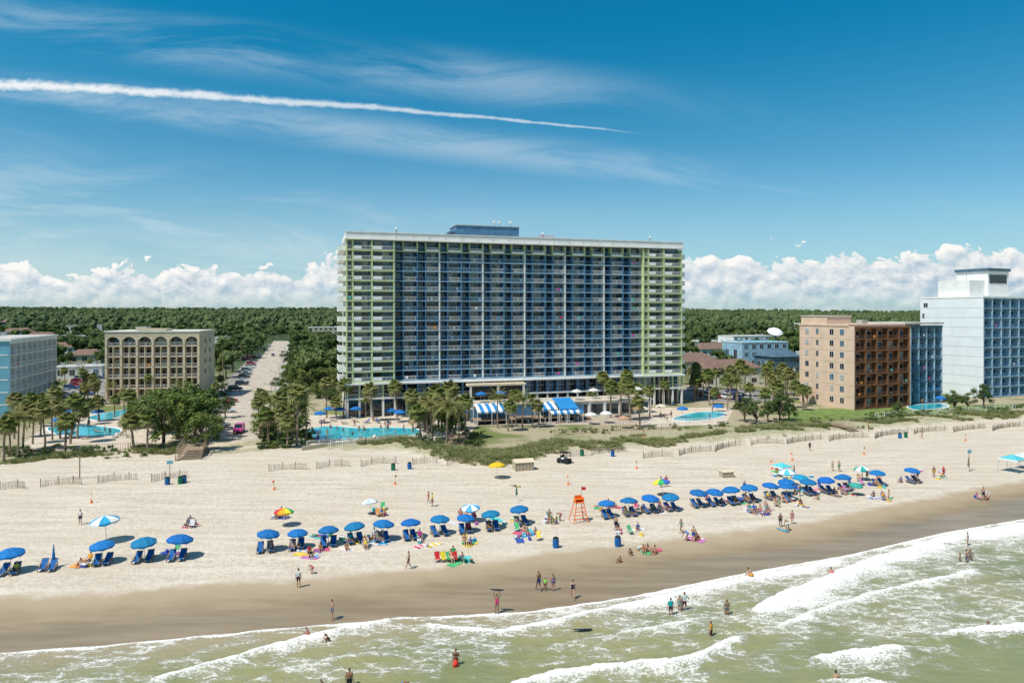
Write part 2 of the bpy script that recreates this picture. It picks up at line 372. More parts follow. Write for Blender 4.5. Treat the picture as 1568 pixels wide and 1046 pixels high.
def wav(X,Y):
    near=np.exp(-((np.clip(np.abs(Y-60)-40,0,999))/30)**2); s=(Y-Yw(X))
    z=WZ+near*np.clip((-s)/6,0,1)*.06*fb(X*.5,Y*1.3,.8,2)
    for c in CR:
        t,e=crest_t(X,Y,c); z=z+e*c[4]*np.where(t<0,np.exp(-(t/.22)**2),np.exp(-(np.clip(t,0,99)/1.1)**2))
    return z
wm,nt,b=newmat('sea_water'); N=nt.nodes; L=nt.links
tc=N.new('ShaderNodeTexCoord'); P=tc.outputs['Object']
rot=N.new('ShaderNodeMapping'); rot.inputs['Rotation'].default_value=(0,0,-.35); rot.inputs['Scale'].default_value=(.58,1.25,1); L.new(P,rot.inputs[0])
wp=vm('SCALE',vm('SUBTRACT',noi(rot.outputs[0],.9,5,.7,0,True),(.5,.5,.5)),None,2.1); Q=vm('ADD',rot.outputs[0],wp)
def vedge(s):
    n=N.new('ShaderNodeTexVoronoi'); n.voronoi_dimensions='2D'; n.feature='DISTANCE_TO_EDGE'; n.inputs['Scale'].default_value=s; L.new(Q,n.inputs['Vector']); return n.outputs['Distance']
nz=noi(rot.outputs[0],.5,5,.6); nf=noi(P,5,4,.65); F=att('foam')
Fd=mt('ADD',F,mt('MULTIPLY',mt('SUBTRACT',nz,.5),1.3))
lace=mt('MAXIMUM',mt('SUBTRACT',1.0,mt('DIVIDE',vedge(.9),mt('MAXIMUM',mt('MULTIPLY',Fd,.26),.001)),clamp=True),mt('MULTIPLY',mt('SUBTRACT',1.0,mt('DIVIDE',vedge(2.3),mt('MAXIMUM',mt('MULTIPLY',Fd,.28),.001)),clamp=True),.75))
lace=mt('MULTIPLY',lace,ss(Fd,.12,.5))
solid=ss(mt('ADD',mt('ADD',F,mt('MULTIPLY',mt('SUBTRACT',nf,.5),.9)),mt('MULTIPLY',mt('SUBTRACT',nz,.5),.65)),.54,.84)
fm=mt('MAXIMUM',mt('MULTIPLY',ss(lace,.05,.75),.72),solid)
wc=mixc(ss(noi(P,.09,3),.35,.65),(.285,.275,.125),(.215,.235,.11))
sh=ss(att('sh'),-6.0,.3); wc=mixc(sh,wc,(.37,.30,.18))
wc=mixc(mt('MULTIPLY',ss(Fd,.1,.9),.34),wc,(.52,.50,.37))
fc=mixc(ss(nf,.3,.7),(.70,.69,.62),(.90,.89,.86))
L.new(mixc(fm,wc,fc),b.inputs['Base Color']); L.new(ss(fm,0,.6,.16,.85),b.inputs['Roughness']); b.inputs['IOR'].default_value=1.33; b.inputs['Specular IOR Level'].default_value=.4
hb=mt('ADD',mt('MULTIPLY',noi(rot.outputs[0],1.7,5,.6),.8),mt('MULTIPLY',fm,.30)); bp=N.new('ShaderNodeBump'); bp.inputs['Strength'].default_value=.85; bp.inputs['Distance'].default_value=.18
L.new(hb,bp.inputs['Height']); L.new(bp.outputs[0],b.inputs['Normal'])
gridmesh('sea',axis(-55,75,.22,-7000,7000,1.25),axis(40,95,.2,-400,160,1.25),wav,{'foam':foam,'sh':lambda X,Y:(Y-Yw(X))},wm)

# ------------------------------------------------------------------ facade helpers
def rail(mb,x0,x1,y,z,m,h=1.0,sp=.32,t=.03,axis_='x'):
    def bx(a0,a1,z0,z1,tt=t):
        if axis_=='x': mb.box(a0,y-tt,z0,a1,y+tt,z1,m)
        else: mb.box(y-tt,a0,z0,y+tt,a1,z1,m)
    bx(x0,x1,z+h-.08,z+h,t*1.3); bx(x0,x1,z+.08,z+.14)
    n=max(1,int((x1-x0)/sp))
    for i in range(1,n):
        a=x0+(x1-x0)*i/n; bx(a-.028,a+.028,z+.14,z+h-.08,t*.6)
def pane(): 
    r=R(); return GLASS if r<.56 else (GLASSB if r<.80 else CURT)
towelcols=[(.6,.05,.08),(.8,.3,.05),(.05,.3,.6),(.7,.7,.7),(.6,.1,.4),(.1,.5,.4)]
TWM=[M('hung_towel_%d'%i,c,.9,.1,3) for i,c in enumerate(towelcols)]
def balcony_bay(Wl,Gl,Rl,x0,x1,yf,yw,z,fh,wallm,slabm,railm,frame=WHITE,railh=1.0,chairs=True):
    """wall, glass, rails of one room front, floor slab level z"""
    Wl.box(x0,yw,z,x1,yw+.3,z+fh,wallm)
    w_=x1-x0; g0=x0+w_*.10; g1=x1-w_*U(.12,.2)
    Gl.box(g0,yw-.05,z+.12,(g0+g1)/2-.03,yw-.01,z+2.05,pane()); Gl.box((g0+g1)/2+.03,yw-.04,z+.12,g1,yw-.01,z+2.05,pane())
    Gl.box(g0-.07,yw-.07,z+2.05,g1+.07,yw-.008,z+2.13,frame)
    rail(Rl,x0,x1,yf,z,railm,railh)
    if chairs and R()<.65:
        cx=U(x0+.4,x1-.7); cm__=WHITE if R()<.6 else BLUEM
        Rl.box(cx,yf+.5,z+.35,cx+.45,yf+.95,z+.4,cm__); Rl.box(cx,yf+.9,z+.4,cx+.45,yf+.95,z+.85,cm__)
        for a in(0,.4): Rl.box(cx+a,yf+.52,z,cx+a+.05,yf+.57,z+.35,cm__)
    if R()<.09:
        cx=U(x0+.3,x1-.9); Rl.box(cx,yf-.07,z+.35,cx+.6,yf-.045,z+1.02,random.choice(TWM))

# ------------------------------------------------------------------ main hotel
A=(-39.6,163.0); HR=math.atan2(.284,.9588)
Wl,Gl,Rl,Sl,Rf=MB(),MB(),MB(),MB(),MB()
NF=14; FH=2.44; ZB=8.6; ZT=ZB+NF*FH; LT=90.5; C0=11.6; C1=78.5; DP=20
UN=(C1-C0)/12
for i in range(NF):
    z=ZB+i*FH; top=(i==NF-1)
    Sl.box(C0,.85,z-.16,C1,3.2,z,BLUEL if not top else LIME)
    for j in range(12):
        x=C0+UN*j; fmat=LIME if top else (BLUEM if j%2 else WHITE)
        Wl.box(x-.13,.9,z,x+.13,3.1,z+FH-.16,fmat)
        n0=x+.13; n1_=x+2.0
        Wl.box(n0,3.1,z,n1_,3.4,z+FH,BLUED if not top else BLUEW)
        Gl.box(n0+.35,3.04,z+.5,n1_-.35,3.09,z+2.0,GLASS if R()<.7 else GLASSB); rail(Rl,n0,n1_,1.0,z,BLUEM if R()<.7 else BLUEL)
        Wl.box(n1_,.9,z,n1_+.18,3.1,z+FH-.16,BLUEM if not top else LIME)
        b0=n1_+.18; b1=x+UN-.13
        balcony_bay(Wl,Gl,Rl,b0,b1,.92,2.9,z,FH,BLUEW if R()<.8 else BLUEM,BLUEL,WHITE if R()<.7 else BLUEL)
        if top: Sl.box(n1_+.2,.82,z+.02,b1,.87,z+.5,WHITE)
    for (a,bb) in ((0,C0),(C1,LT)):
        Sl.box(a-.02,-.12,z-.28,bb-.14,2.1,z,LIME)
        ww=bb-a
        for c in (a+1.55,a+ww*.52,):
            Wl.box(c-.22,-.05,z,c+.22,2.0,z+FH-.28,LIME)
        Wl.box(a,-.05,z,a+.3,2.0,z+FH-.28,LIME); Wl.box(bb-.44,-.05,z,bb-.14,2.9,z+FH-.28,LIME)
        for (p,q) in((a+.3,a+1.33),(a+1.77,a+ww*.52-.22),(a+ww*.52+.22,bb-.44)):
            balcony_bay(Wl,Gl,Rl,p,q,0.0,1.9,z,FH,OFFW if p-a<1 else BLUEM,LIME,WHITE)
            if q-p>2: Rl.box(p+.05,-.09,z+.16,p+(q-p)*.45,-.05,z+.9,WHITE)
    for sx,x0,x1 in((-1,-1.6,-.0),(1,LT,LT+1.6)):
        for (p,q) in((1.5,5.6),(6.2,10.4),(11,15.2)):
            Sl.box(x0,p,z-.2,x1,q,z,WHITE); xe=x0+.05 if sx<0 else x1-.05
            rail(Rl,p,q,xe,z,WHITE,axis_='y'); Rl.box(x0,p,z,x1,p+.06,z+1.0,WHITE)
            xw=-.03 if sx<0 else LT-.02
            Gl.box(xw-.02 if sx<0 else xw,p+.8,z+.1,xw+.02 if sx<0 else xw+.06,q-.8,z+2.05,pane())
Wl.box(.02,2.2,0.0,C0-.15,DP,ZT,OFFW); Wl.box(C1+.02,2.2,0,LT-.02,DP,ZT,OFFW); Wl.box(C0-.15,3.45,0,C1+.02,DP,ZT,BLUEW)
Wl.box(C0-.14,.9,ZB,C0,3.45,ZT,LIME)
Sl.box(-.25,-.3,ZT,LT+.25,2.0,ZT+.35,WHITE); Sl.box(-.1,-.15,ZT+.35,LT+.1,.15,ZT+1.75,WHITE); Sl.box(-.1,DP-.3,ZT,LT+.1,DP,ZT+1.75,WHITE)
Sl.box(-.1,.15,ZT+.35,.2,DP-.3,ZT+1.75,WHITE); Sl.box(LT-.2,.15,ZT+.35,LT+.1,DP-.3,ZT+1.75,WHITE); Sl.box(-.25,-.3,ZT+1.75,LT+.25,.25,ZT+1.88,WHITE)
Sl.box(-.4,-.45,ZT-.1,3.2,1.0,ZT-.003,LIME)
for k in range(17): x=C0+k*4.1; Sl.box(x,-.2,ZT+.36,x+.25,-.151,ZT+1.74,OFFW)
Rf.box(.2,2.0,ZT+.01,LT-.2,DP-.3,ZT+.2,ROOFG)
Rf.box(28,6,ZT+.2,45,14,ZT+5.0,BLUEM); Rf.box(27.8,5.8,ZT+5.0,45.2,14.2,ZT+5.2,GREY); Rf.box(26.4,7,ZT+.2,28,12,ZT+3.5,SLATE)
for xx in(39,40.4,43.5): Rf.tube((xx,9,ZT+5.2),(xx,9,ZT+7),.09,.06,METAL); Rf.box(xx-.3,8.7,ZT+6.4,xx+.3,9.3,ZT+7.1,WHITE)
for k in range(8): x=6+k*10.5; Rf.box(x,9,ZT+.2,x+1.8,11,ZT+1.5+.8*R(),GREY)
for x in(12,50,81): Rf.tube((x,1,ZT+1.8),(x,1,ZT+3.0),.2,.2,METAL); Rf.sph((x,1,ZT+3.0),.3,WHITE)
for k in range(6): Rf.tube((48.5+k*.7,.0,ZT+1.88),(49+k*.7,.0,ZT+2.3),.05,.05,ORANGE)
Rf.box(48.4,-.05,ZT+2.25,53,.05,ZT+2.35,ORANGE)
Sl.box(-.3,-.9,ZB-.75,LT+.2,3.4,ZB-.3,WHITE)
Sl.box(-.3,-.4,4.3,LT+.2,3.4,4.6,WHITE)
nc=int(LT/2.79)
for k in range(nc+1):
    x=.3+k*(LT-.6)/nc
    Wl.box(x-.2,-.2,4.6,x+.2,.2,ZB-.75,LIME if (x<12 or x>78) else BLUEM); Wl.box(x-.22,-.25,0,x+.22,.2,4.3,WHITE)
    if k<nc:
        x2=x+(LT-.6)/nc
        Gl.box(x+.25,2.0,4.7,x2-.25,2.15,ZB-.8,pane()); Gl.box(x+.25,2.0,.1,x2-.25,2.15,4.2,GLASS); Gl.box(x+.3,1.96,6.2,x2-.3,1.99,6.3,WHITE)
        if x<30 or x>60: rail(Rl,x+.2,x2-.2,0,4.6,WHITE)
Sl.box(29,-3.4,7.0,44,-.92,7.5,TAN2)
for x in(29.5,36.5,43.2): Wl.box(x,-3.3,3.7,x+.5,-2.8,7.0,OFFW)
Gl.box(30,-1.2,3.8,43,-1.0,7.0,GLASS)
group('beachfront_hotel_tower',(A[0],A[1]),HR,{'walls':Wl,'windows':Gl,'railings':Rl,'floor_slabs':Sl,'roof':Rf})
def HL(t,d):
    return (A[0]+math.cos(HR)*t-math.sin(HR)*d, A[1]+math.sin(HR)*t+math.cos(HR)*d)
Wl,Rl,Gl=MB(),MB(),MB()
Wl.box(28,-13,0,74,-4.2,3.4,OFFW); Wl.box(27.7,-13.3,3.4,74.3,-4.0,3.62,TILE)
Wl.ext([(24.5+3*math.cos(a),-9+3.4*math.sin(a)) for a in np.linspace(0,6.28,17)[:-1]],0,3.9,WHITE,TILE)
for k in range(11):
    x=29+k*4.1; Gl.box(x,-13.06,.3,x+3,-13.01,2.8,GLASS); Wl.box(x+3.35,-13.25,0,x+3.75,-13.02,3.38,WHITE)
rail(Rl,28,74,-13.1,3.62,WHITE)
group('terrace_podium',(A[0],A[1]),HR,{'walls':Wl,'windows':Gl,'railing':Rl})
def awning(t0,t1,d0,d1,zh,zl,stripe):
    mb=MB(); n=int((t1-t0)/.75)
    for k in range(n):
        a=t0+(t1-t0)*k/n; b_=t0+(t1-t0)*(k+1)/n; m=(AWB if k%2 else WCLOTH) if stripe else AWB
        mb.add([(a,d0,zl),(b_,d0,zl),(b_,(d0+d1)/2,(zl+zh)/2+.18),(a,(d0+d1)/2,(zl+zh)/2+.18),(a,d1,zh),(b_,d1,zh),(a,d0,zl-.35),(b_,d0,zl-.35)],[(0,1,2,3),(3,2,5,4),(6,7,1,0)],m)
    for a in(t0,(t0+t1)/2,t1): mb.tube((a,d0,0),(a,d0,zl),.07,.07,WHITE); mb.tube((a,d1,0),(a,d1,zh),.07,.07,WHITE)
    mb.obj('striped_awning' if stripe else 'blue_awning',(A[0],A[1],0),HR)
awning(27.5,34.2,-19.5,-15.5,4.3,3.0,True)
awning(42.3,46.6,-19.5,-15.5,4.2,3.0,True); awning(46.8,51.5,-20,-14.5,4.9,3.0,False); awning(44,51.8,-22,-20.8,2.8,2.4,True)
mb=MB()
for k in range(7):
    x=27.5+k*4; mb.box(x,-19,.0,x+.3,-15,.9,WHITE)
mb.box(27,-19.5,.9,55,-15,1.05,WOOD); mb.box(27,-14.9,0,55,-14.7,3.0,BLUEM); mb.obj('beach_bar',(A[0],A[1],0),HR)

def face(Wl,Gl,Rl,T,Wd,z0,nf,fh,nb,wallm,slabm,finm,railm,dep=1.4,finw=.22,chairs=False):
    for q in(Wl,Gl,Rl): q.T=T
    bw=Wd/nb
    for i in range(nf):
        z=z0+i*fh; Wl.box(0,-.03,z-.2,Wd,dep,z,slabm)
        for j in range(nb+1):
            x=j*bw; x=min(max(x,finw/2),Wd-finw/2); Wl.box(x-finw/2,-.06,z,x+finw/2,dep,z+fh-.2,finm)
            if j<nb:
                a=j*bw+finw/2; b_=(j+1)*bw-finw/2; balcony_bay(Wl,Gl,Rl,a,b_,.05,dep,z,fh,wallm,slabm,railm,chairs=chairs)
    Wl.box(-.05,-.15,z0+nf*fh-.2,Wd+.05,dep+.3,z0+nf*fh+.35,slabm)
    for q in(Wl,Gl,Rl): q.T=None
def TR(x,y,a): return Matrix.Translation((x,y,0))@Matrix.Rotation(a,4,'Z')
def win(Wl,Gl,x0,z0,x1,z1,fr=WHITE,y=0,gm_=None):
    Wl.box(x0-.07,y-.06,z0-.07,x1+.07,y-.004,z1+.07,fr); Gl.box(x0,y-.09,z0,x1,y-.062,z1,gm_ or pane()); Wl.box((x0+x1)/2-.03,y-.11,z0,(x0+x1)/2+.03,y-.091,z1,fr)
# brown hotel (right)
Wl,Gl,Rl,Rf=MB(),MB(),MB(),MB(); BR=math.radians(21.5); W1=20.4; W2=15.3; hB=21.6
face(Wl,Gl,Rl,TR(.25,0,0),W1-.5,.3,7,3.0,5,TERRA,BROWN,BROWN,BROWN,1.5,.4,True)
face(Wl,Gl,Rl,TR(W1,2.2,0),W2,.3,7,3.0,5,SLATE,SLATE,BLUEL,BLUEM,1.5,.25,True)
Wl.box(0,1.82,0,W1,18.5,hB,TAN); Wl.box(0,-.1,0,.25,1.8,hB,TAN); Wl.box(W1-.25,-.1,0,W1,1.8,hB,TAN); Wl.box(W1+.01,4.05,0,W1+W2,17,hB-.2,SLATE)
Rf.box(-.15,1.6,hB,W1+.1,18.7,hB+.55,TAN); Rf.box(.3,9,hB+.55,9,18.2,hB+2.6,TAN); Rf.box(.1,8.8,hB+2.6,9.2,18.4,hB+2.8,OFFW); Rf.box(12,8,hB+.55,14,10,hB+1.6,GREY)
Rf.box(W1+.1,1.7,hB-.2+.6,W1+W2,17,hB+.9,ROOFG)
for q in(Wl,Gl): q.T=TR(0,18.5,-math.pi/2)
for i in range(7):
    z=.8+3.0*i
    for x in(2.2,6.1,10.8,14.2): win(Wl,Gl,x,z+.6,x+(1.2 if x!=6.1 else .8),z+2.0,OFFW,0)
    if i: Wl.box(-.02,-.05,z-.55,18.48,-.002,z-.45,TAN2)
for q in(Wl,Gl): q.T=None
group('brown_balcony_hotel',(88.4,176.5),BR,{'walls':Wl,'windows':Gl,'railings':Rl,'roof':Rf})
# white & blue tower (right edge)
Wl,Gl,Rl,Rf=MB(),MB(),MB(),MB(); hT=29.6
face(Wl,Gl,Rl,TR(0.2,0,0),24,.3,10,2.92,6,BLUEM,BLUEL,BLUEL,BLUEM,1.5,.3,True)
face(Wl,Gl,Rl,TR(24.3,2.2,0),24,.3,10,2.92,6,BLUEM,BLUEL,BLUEL,BLUEM,1.5,.3,True)
Wl.box(0,1.82,0,24.2,20,hT,PALEB); Wl.box(0,-.1,0,.2,1.8,hT,PALEB); Wl.box(24.25,4.05,0,49,20,hT,PALEB)
Rf.box(-.1,-.2,hT+.02,49,20,hT+.55,WHITE); Rf.box(1.5,5,hT+.55,12,15,hT+5.5,WHITE); Rf.box(8.5,4.2,hT+.55,18,14,hT+8.3,WHITE); Rf.box(9.2,4.1,hT+4.6,17,4.19,hT+7.2,GLASS); Rf.box(8,3.8,hT+8.3,18.4,14.4,hT+9.2,SLATE)
for x in(2.5,4.5,7): Rf.tube((x,8,hT+5.5),(x,8,hT+8.5),.07,.05,METAL)
for q in(Wl,Gl): q.T=TR(0,20,-math.pi/2)
for i in range(10):
    z=.5+2.9*i; Wl.box(0,-.03,z,20,-.002,z+.07,BLUEL)
win(Wl,Gl,1.2,27,2.6,28.3,WHITE); win(Wl,Gl,.8,23.5,1.5,25,WHITE)
for q in(Wl,Gl): q.T=None
group('white_condo_tower',(138.7,201),BR,{'walls':Wl,'windows':Gl,'railings':Rl,'roof':Rf})
# left white/blue motel
Wl,Gl,Rl,Rf=MB(),MB(),MB(),MB(); hL=18.4
face(Wl,Gl,Rl,TR(0,0,math.pi/2),34,.3,6,2.95,9,BLUEM,WHITE,WHITE,WHITE,1.4,.25,True)
Wl.box(-16,-.1,0,-1.72,34,hL,MIDB); Wl.box(-1.71,-.12,0,-.0,-.02,hL,MIDB); Rf.box(-16.3,-.4,hL,.4,34.4,hL+.5,WHITE); Rf.box(-15.8,.1,hL+.5,-.1,33.8,hL+.6,ROOFG)
for i in range(6):
    z=.6+2.95*i; Wl.box(-16,-.16,z-.35,-.3,-.101,z-.1,WHITE)
    for x in(-14,-9.5,-5): win(Wl,Gl,x,z+.5,x+2,z+1.9,WHITE,-.1)
for k in range(7): Rf.box(-12+U(-1,1),3+k*4.2,hL+.6,-10.4,4.4+k*4.2,hL+1.5,METAL)
group('blue_white_motel',(-119.2,162),math.radians(18),{'walls':Wl,'windows':Gl,'railings':Rl,'roof':Rf})
# arcaded hotel
Wl,Gl,Rl,Rf=MB(),MB(),MB(),MB(); hA=19.6; WA=25.5; nb=6; bw=WA/nb
for i in range(6):
    z=.4+3.05*i; Wl.box(0,.0,z-.25,WA,1.8,z,TAN2)
    for j in range(nb+1):
        x=min(max(j*bw,.3),WA-.3); Wl.box(x-.3,-.15,z if i else 0,x+.3,1.8,z+2.8,TAN2)
        if j<nb:
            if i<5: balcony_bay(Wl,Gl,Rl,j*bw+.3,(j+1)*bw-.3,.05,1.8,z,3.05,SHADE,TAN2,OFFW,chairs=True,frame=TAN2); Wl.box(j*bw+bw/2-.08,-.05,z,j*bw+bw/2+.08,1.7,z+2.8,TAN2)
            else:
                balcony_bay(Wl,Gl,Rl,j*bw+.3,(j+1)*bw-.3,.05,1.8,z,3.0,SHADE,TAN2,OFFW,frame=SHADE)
                c=j*bw+bw/2; r_=bw/2-.3; zc=z+1.0; vs=[];fs=[]
                for k in range(13):
                    a=math.pi*k/12; xx=c-r_*math.cos(a); za=zc+1.6*math.sin(a); vs+= [(xx,-.12,za),(xx,-.12,z+2.9),(xx,.4,za),(xx,.4,z+2.9)]
                for k in range(12): o=k*4; fs+=[(o,o+4,o+5,o+1),(o,o+2,o+6,o+4)]
                Wl.add(vs,fs,TAN2)
Wl.box(-.02,-.16,z+2.9,WA+.02,2.1,hA,TAN2); Wl.box(0,2.12,0,WA,16,hA,TAN2); Rf.box(-.2,-.35,hA,WA+.2,16.2,hA+.35,OFFW)
Rf.ext([(9,-.3),(16.5,-.3),(16.5,5),(9,5)],hA+.35,hA+1.0,TAN2); Rf.box(6,6,hA+.35,8.9,10,hA+1.4,GREY)
for q in(Wl,Gl): q.T=TR(WA,0,math.pi/2)
for i in range(6):
    for x in(5,10): win(Wl,Gl,x,1+3.05*i,x+1.2,2.3+3.05*i,OFFW)
for q in(Wl,Gl): q.T=None
group('arcaded_hotel',(-116.3,195),math.radians(9),{'walls':Wl,'windows':Gl,'railings':Rl,'roof':Rf})
# low town buildings
LOW=[]
def low(name,px,py,wd,dp,h,wm_,rm,gable=False,st=1,rz=CO,z=0):
    x,y=G(px,py); LOW.append((x,y,max(wd,dp)*.75+4)); z=float(hgt(np.array([x]),np.array([y]))[0])
    Wl,Gl,Rf=MB(),MB(),MB(); Wl.box(-wd/2,0,0,wd/2,dp,h,wm_)
    n=max(2,int(wd/4)); fh=h/st
    for s in range(st):
        for k in range(n):
            a=-wd/2+(k+.25)*wd/n; win(Wl,Gl,a,s*fh+fh*.3,a+wd/n*.45,s*fh+fh*.78)
    Wl.box(-.6+wd/4,-.13,0,.6+wd/4,-.115,2.1,WHITE)
    Gl.T=Wl.T=TR(-wd/2,dp,-math.pi/2)
    for k in range(2): win(Wl,Gl,dp*(.2+.4*k),h*.3,dp*(.35+.4*k),h*.7)
    Gl.T=Wl.T=None
    if gable:
        e=.6; r=min(wd,dp)*.28; Rf.add([(-wd/2-e,-e,h),(wd/2+e,-e,h),(wd/2+e,dp+e,h),(-wd/2-e,dp+e,h),(-wd/2+dp*.3,dp/2,h+r),(wd/2-dp*.3,dp/2,h+r)],[(0,1,5,4),(1,2,5),(2,3,4,5),(3,0,4)],rm)
    else:
        Rf.box(-wd/2-.2,-.2,h,wd/2+.2,dp+.2,h+.4,WHITE); Rf.box(-wd/2+.2,.2,h+.4,wd/2-.2,dp-.2,h+.45,rm)
        for k in range(3): a=U(-wd/2+1,wd/2-2); c=U(1,dp-2); Rf.box(a,c,h+.45,a+1.5,c+1.3,h+1.3,METAL)
    group(name,(x,y,z),rz,{'walls':Wl,'windows':Gl,'roof':Rf})
low('low_motel',20,535,40,16,6,WHITE,ROOFG,False,2); low('beach_house',60,528,22,14,6,MIDB,ROOFB,True,2); low('beach_house',25,520,24,14,7,PALEB,ROOFB,True,2)
low('low_shop',105,524,26,16,5,MIDB,ROOFG); low('beach_house',130,556,14,10,4,TAN2,ROOFB,True); low('low_shop',120,580,16,10,4.5,OFFW,ROOFG)
low('tan_apartment_block',495,522,26,18,12,TAN2,ROOFG,False,4); low('blue_roof_office',1172,560,26,16,11,BLUEL,MIDB,False,3); low('beach_house',1205,572,14,12,7,SLATE,SLATE,True,2)
low('motor_inn',1122,590,22,10,6,OFFW,ROOFB,True,2); low('beach_house',1068,572,20,12,5,TAN,ROOFB,True); low('beach_house',1100,548,22,12,5,OFFW,ROOFB,True)
low('low_shop',1075,534,36,16,5,TAN2,ROOFG); low('white_apartment_block',1155,535,34,18,9,WHITE,ROOFG,False,3); low('beach_house',20,508,30,20,9,SLATE,ROOFB,True,2); low('beach_house',130,512,40,22,8,OFFW,ROOFG)
low('low_shop',1290,560,30,14,6,OFFW,ROOFG); low('beach_house',1380,545,30,14,8,TAN2,ROOFB,True,2); low('beach_house',250,545,24,14,6,OFFW,ROOFB,True,2)
low('low_shop',340,530,34,14,6,WHITE,ROOFG); low('beach_house',1250,508,40,20,9,WHITE,MIDB,False,2); low('beach_house',390,505,40,20,9,OFFW,ROOFG,False,2); low('beach_house',700,506,40,20,8,TAN2,ROOFG,False,2); low('beach_house',90,545,16,10,5,WHITE,ROOFB,True)
# dish on the skyline
mb=MB(); n=16
rings=[(0,0),(1.4,.2),(2.8,.8),(4.2,1.9)]
vs=[(0,0,0)];fs=[]
for r_,h_ in rings[1:]:
    for k in range(n): a=6.283*k/n; vs.append((r_*math.cos(a),r_*math.sin(a),h_))
for k in range(n): fs.append((0,1+k,1+(k+1)%n))
for j in range(2):
    for k in range(n): o=1+j*n; fs.append((o+k,o+n+k,o+n+(k+1)%n,o+(k+1)%n))
mb.T=Matrix.Translation((0,0,15.0))@Matrix.Rotation(math.radians(-150),4,'X'); mb.add([(a,b_,c-1.5) for a,b_,c in vs],fs,WHITE); mb.T=None
for k in range(4): a=.785+1.57*k; mb.tube((3*math.cos(a),3*math.sin(a),0),(1.5*math.cos(a),1.5*math.sin(a),15),.3,.2,METAL)
mb.tube((0,0,12),(0,0,16.5),.5,.3,METAL,6)
x,y=G(1187,548); mb.obj('satellite_dish',(x,y,0))

# ------------------------------------------------------------------ roads, lots, pools
S0=(-53,126)
def SP(u_,v_): return FR(S0,u_,v_)
sheet('street',[SP(-6,8),SP(6,8),SP(6,540),SP(-6,540)],.012,ROADM)
sheet('parking_lane',[SP(-12,24),SP(-6.3,24),SP(-6.3,260),SP(-12,260)],.008,M('parking_asphalt',(.26,.24,.21),.9,.2,.3))
sheet('sandy_beach_access',[SP(-9,-2),SP(7,-2),SP(6,9),SP(-7,9)],.006,M('packed_sand',(.53,.45,.345),.95,.15,.4,bump=.3,bscale=2))
mb=MB()
for (a,b_) in((6.0,6.3),(-6.3,-6.0)):
    mb.add([(*SP(a,20),0),(*SP(b_,20),0),(*SP(b_,540),0),(*SP(a,540),0),(*SP(a,20),.13),(*SP(b_,20),.13),(*SP(b_,540),.13),(*SP(a,540),.13)],[(0,1,5,4),(1,2,6,5),(2,3,7,6),(3,0,4,7),(4,5,6,7)],KERB)
mb.obj('street_kerb')
sheet('sidewalk',[SP(6.3,20),SP(8.5,20),SP(8.5,540),SP(6.3,540)],.1,KERB)
mb=MB()
for k in range(40): v_=40+k*9; mb.add([(*SP(-.08,v_),.017),(*SP(.08,v_),.017),(*SP(.08,v_+3),.017),(*SP(-.08,v_+3),.017)],[(0,1,2,3)],LINE)
for k in range(34): v_=26+k*3; mb.add([(*SP(-12,v_),.017),(*SP(-6.4,v_),.017),(*SP(-6.4,v_+.1),.017),(*SP(-12,v_+.1),.017)],[(0,1,2,3)],LINE)
mb.obj('road_markings')
def pxpoly(l,z=0): return [G(a,b_,z) for a,b_ in l]
sheet('motel_parking_lot',pxpoly([(88,620),(165,620),(172,566),(112,566)]),.01,M('lot_asphalt',(.30,.28,.25),.9,.2,.3))
sheet('right_parking_lot',pxpoly([(1040,612),(1160,618),(1220,600),(1050,592)]),.01,M('lot_asphalt_b',(.24,.22,.20),.9,.2,.3))
sheet('pool_deck',pxpoly([(425,684),(650,676),(715,668),(735,648),(715,634),(475,636),(462,660)]),.02,TILE)
sheet('terrace_paving',pxpoly([(700,652),(985,650),(1010,634),(700,634)]),.026,M('terrace_pavers',(.42,.35,.28),.85,.25,.8))
sheet('motel_pool_deck',pxpoly([(20,690),(250,690),(270,660),(235,630),(95,634)]),.02,TILE)
sheet('right_pool_deck',pxpoly([(980,655),(1110,650),(1125,624),(985,624)]),.02,TILE)
sheet('condo_lawn',pxpoly([(1195,648),(1420,640),(1568,632),(1568,618),(1220,628)]),.015,M('lawn',(.15,.21,.055),.9,.3,.5))
def pool(name,pts):
    c=np.mean(pts,axis=0); P_=[]
    n=len(pts)
    for i in range(n):
        p0,p1,p2,p3=[np.array(pts[(i+k)%n]) for k in(-1,0,1,2)]
        for t in(0,.25,.5,.75): P_.append(tuple(.5*((2*p1)+(-p0+p2)*t+(2*p0-5*p1+4*p2-p3)*t*t+(-p0+3*p1-3*p2+p3)*t**3)))
    e=bpy.data.objects.new(name,None); scene.collection.objects.link(e)
    mb=MB(); mb.add([(a,b_,.06) for a,b_ in P_],[tuple(range(len(P_)))],POOLM); mb.obj('water',parent=e)
    mb=MB(); m_=len(P_); vs=[]
    for a,b_ in P_:
        d=np.array((a,b_))-c; k=1+.45/np.linalg.norm(d); vs+= [(a,b_,.04),(a,b_,.13),(c[0]+d[0]*k,c[1]+d[1]*k,.13),(c[0]+d[0]*k,c[1]+d[1]*k,.021)]
    fs=[]
    for i in range(m_):
        o=4*i;p=4*((i+1)%m_); fs+=[(o,p,p+1,o+1),(o+1,p+1,p+2,o+2),(o+2,p+2,p+3,o+3)]
    mb.add(vs,fs,WHITE); mb.obj('coping',parent=e)
pool('swimming_pool',pxpoly([(474,658),(510,653),(550,656),(590,655),(636,657),(641,665),(606,669),(570,670),(520,676),(482,670)]))
pool('motel_swimming_pool',pxpoly([(75,655),(125,652),(170,655),(185,660),(170,668),(120,668),(85,664)]))
pool('kiddie_pool',pxpoly([(1030,642),(1068,632),(1108,632),(1100,640),(1060,645)]))
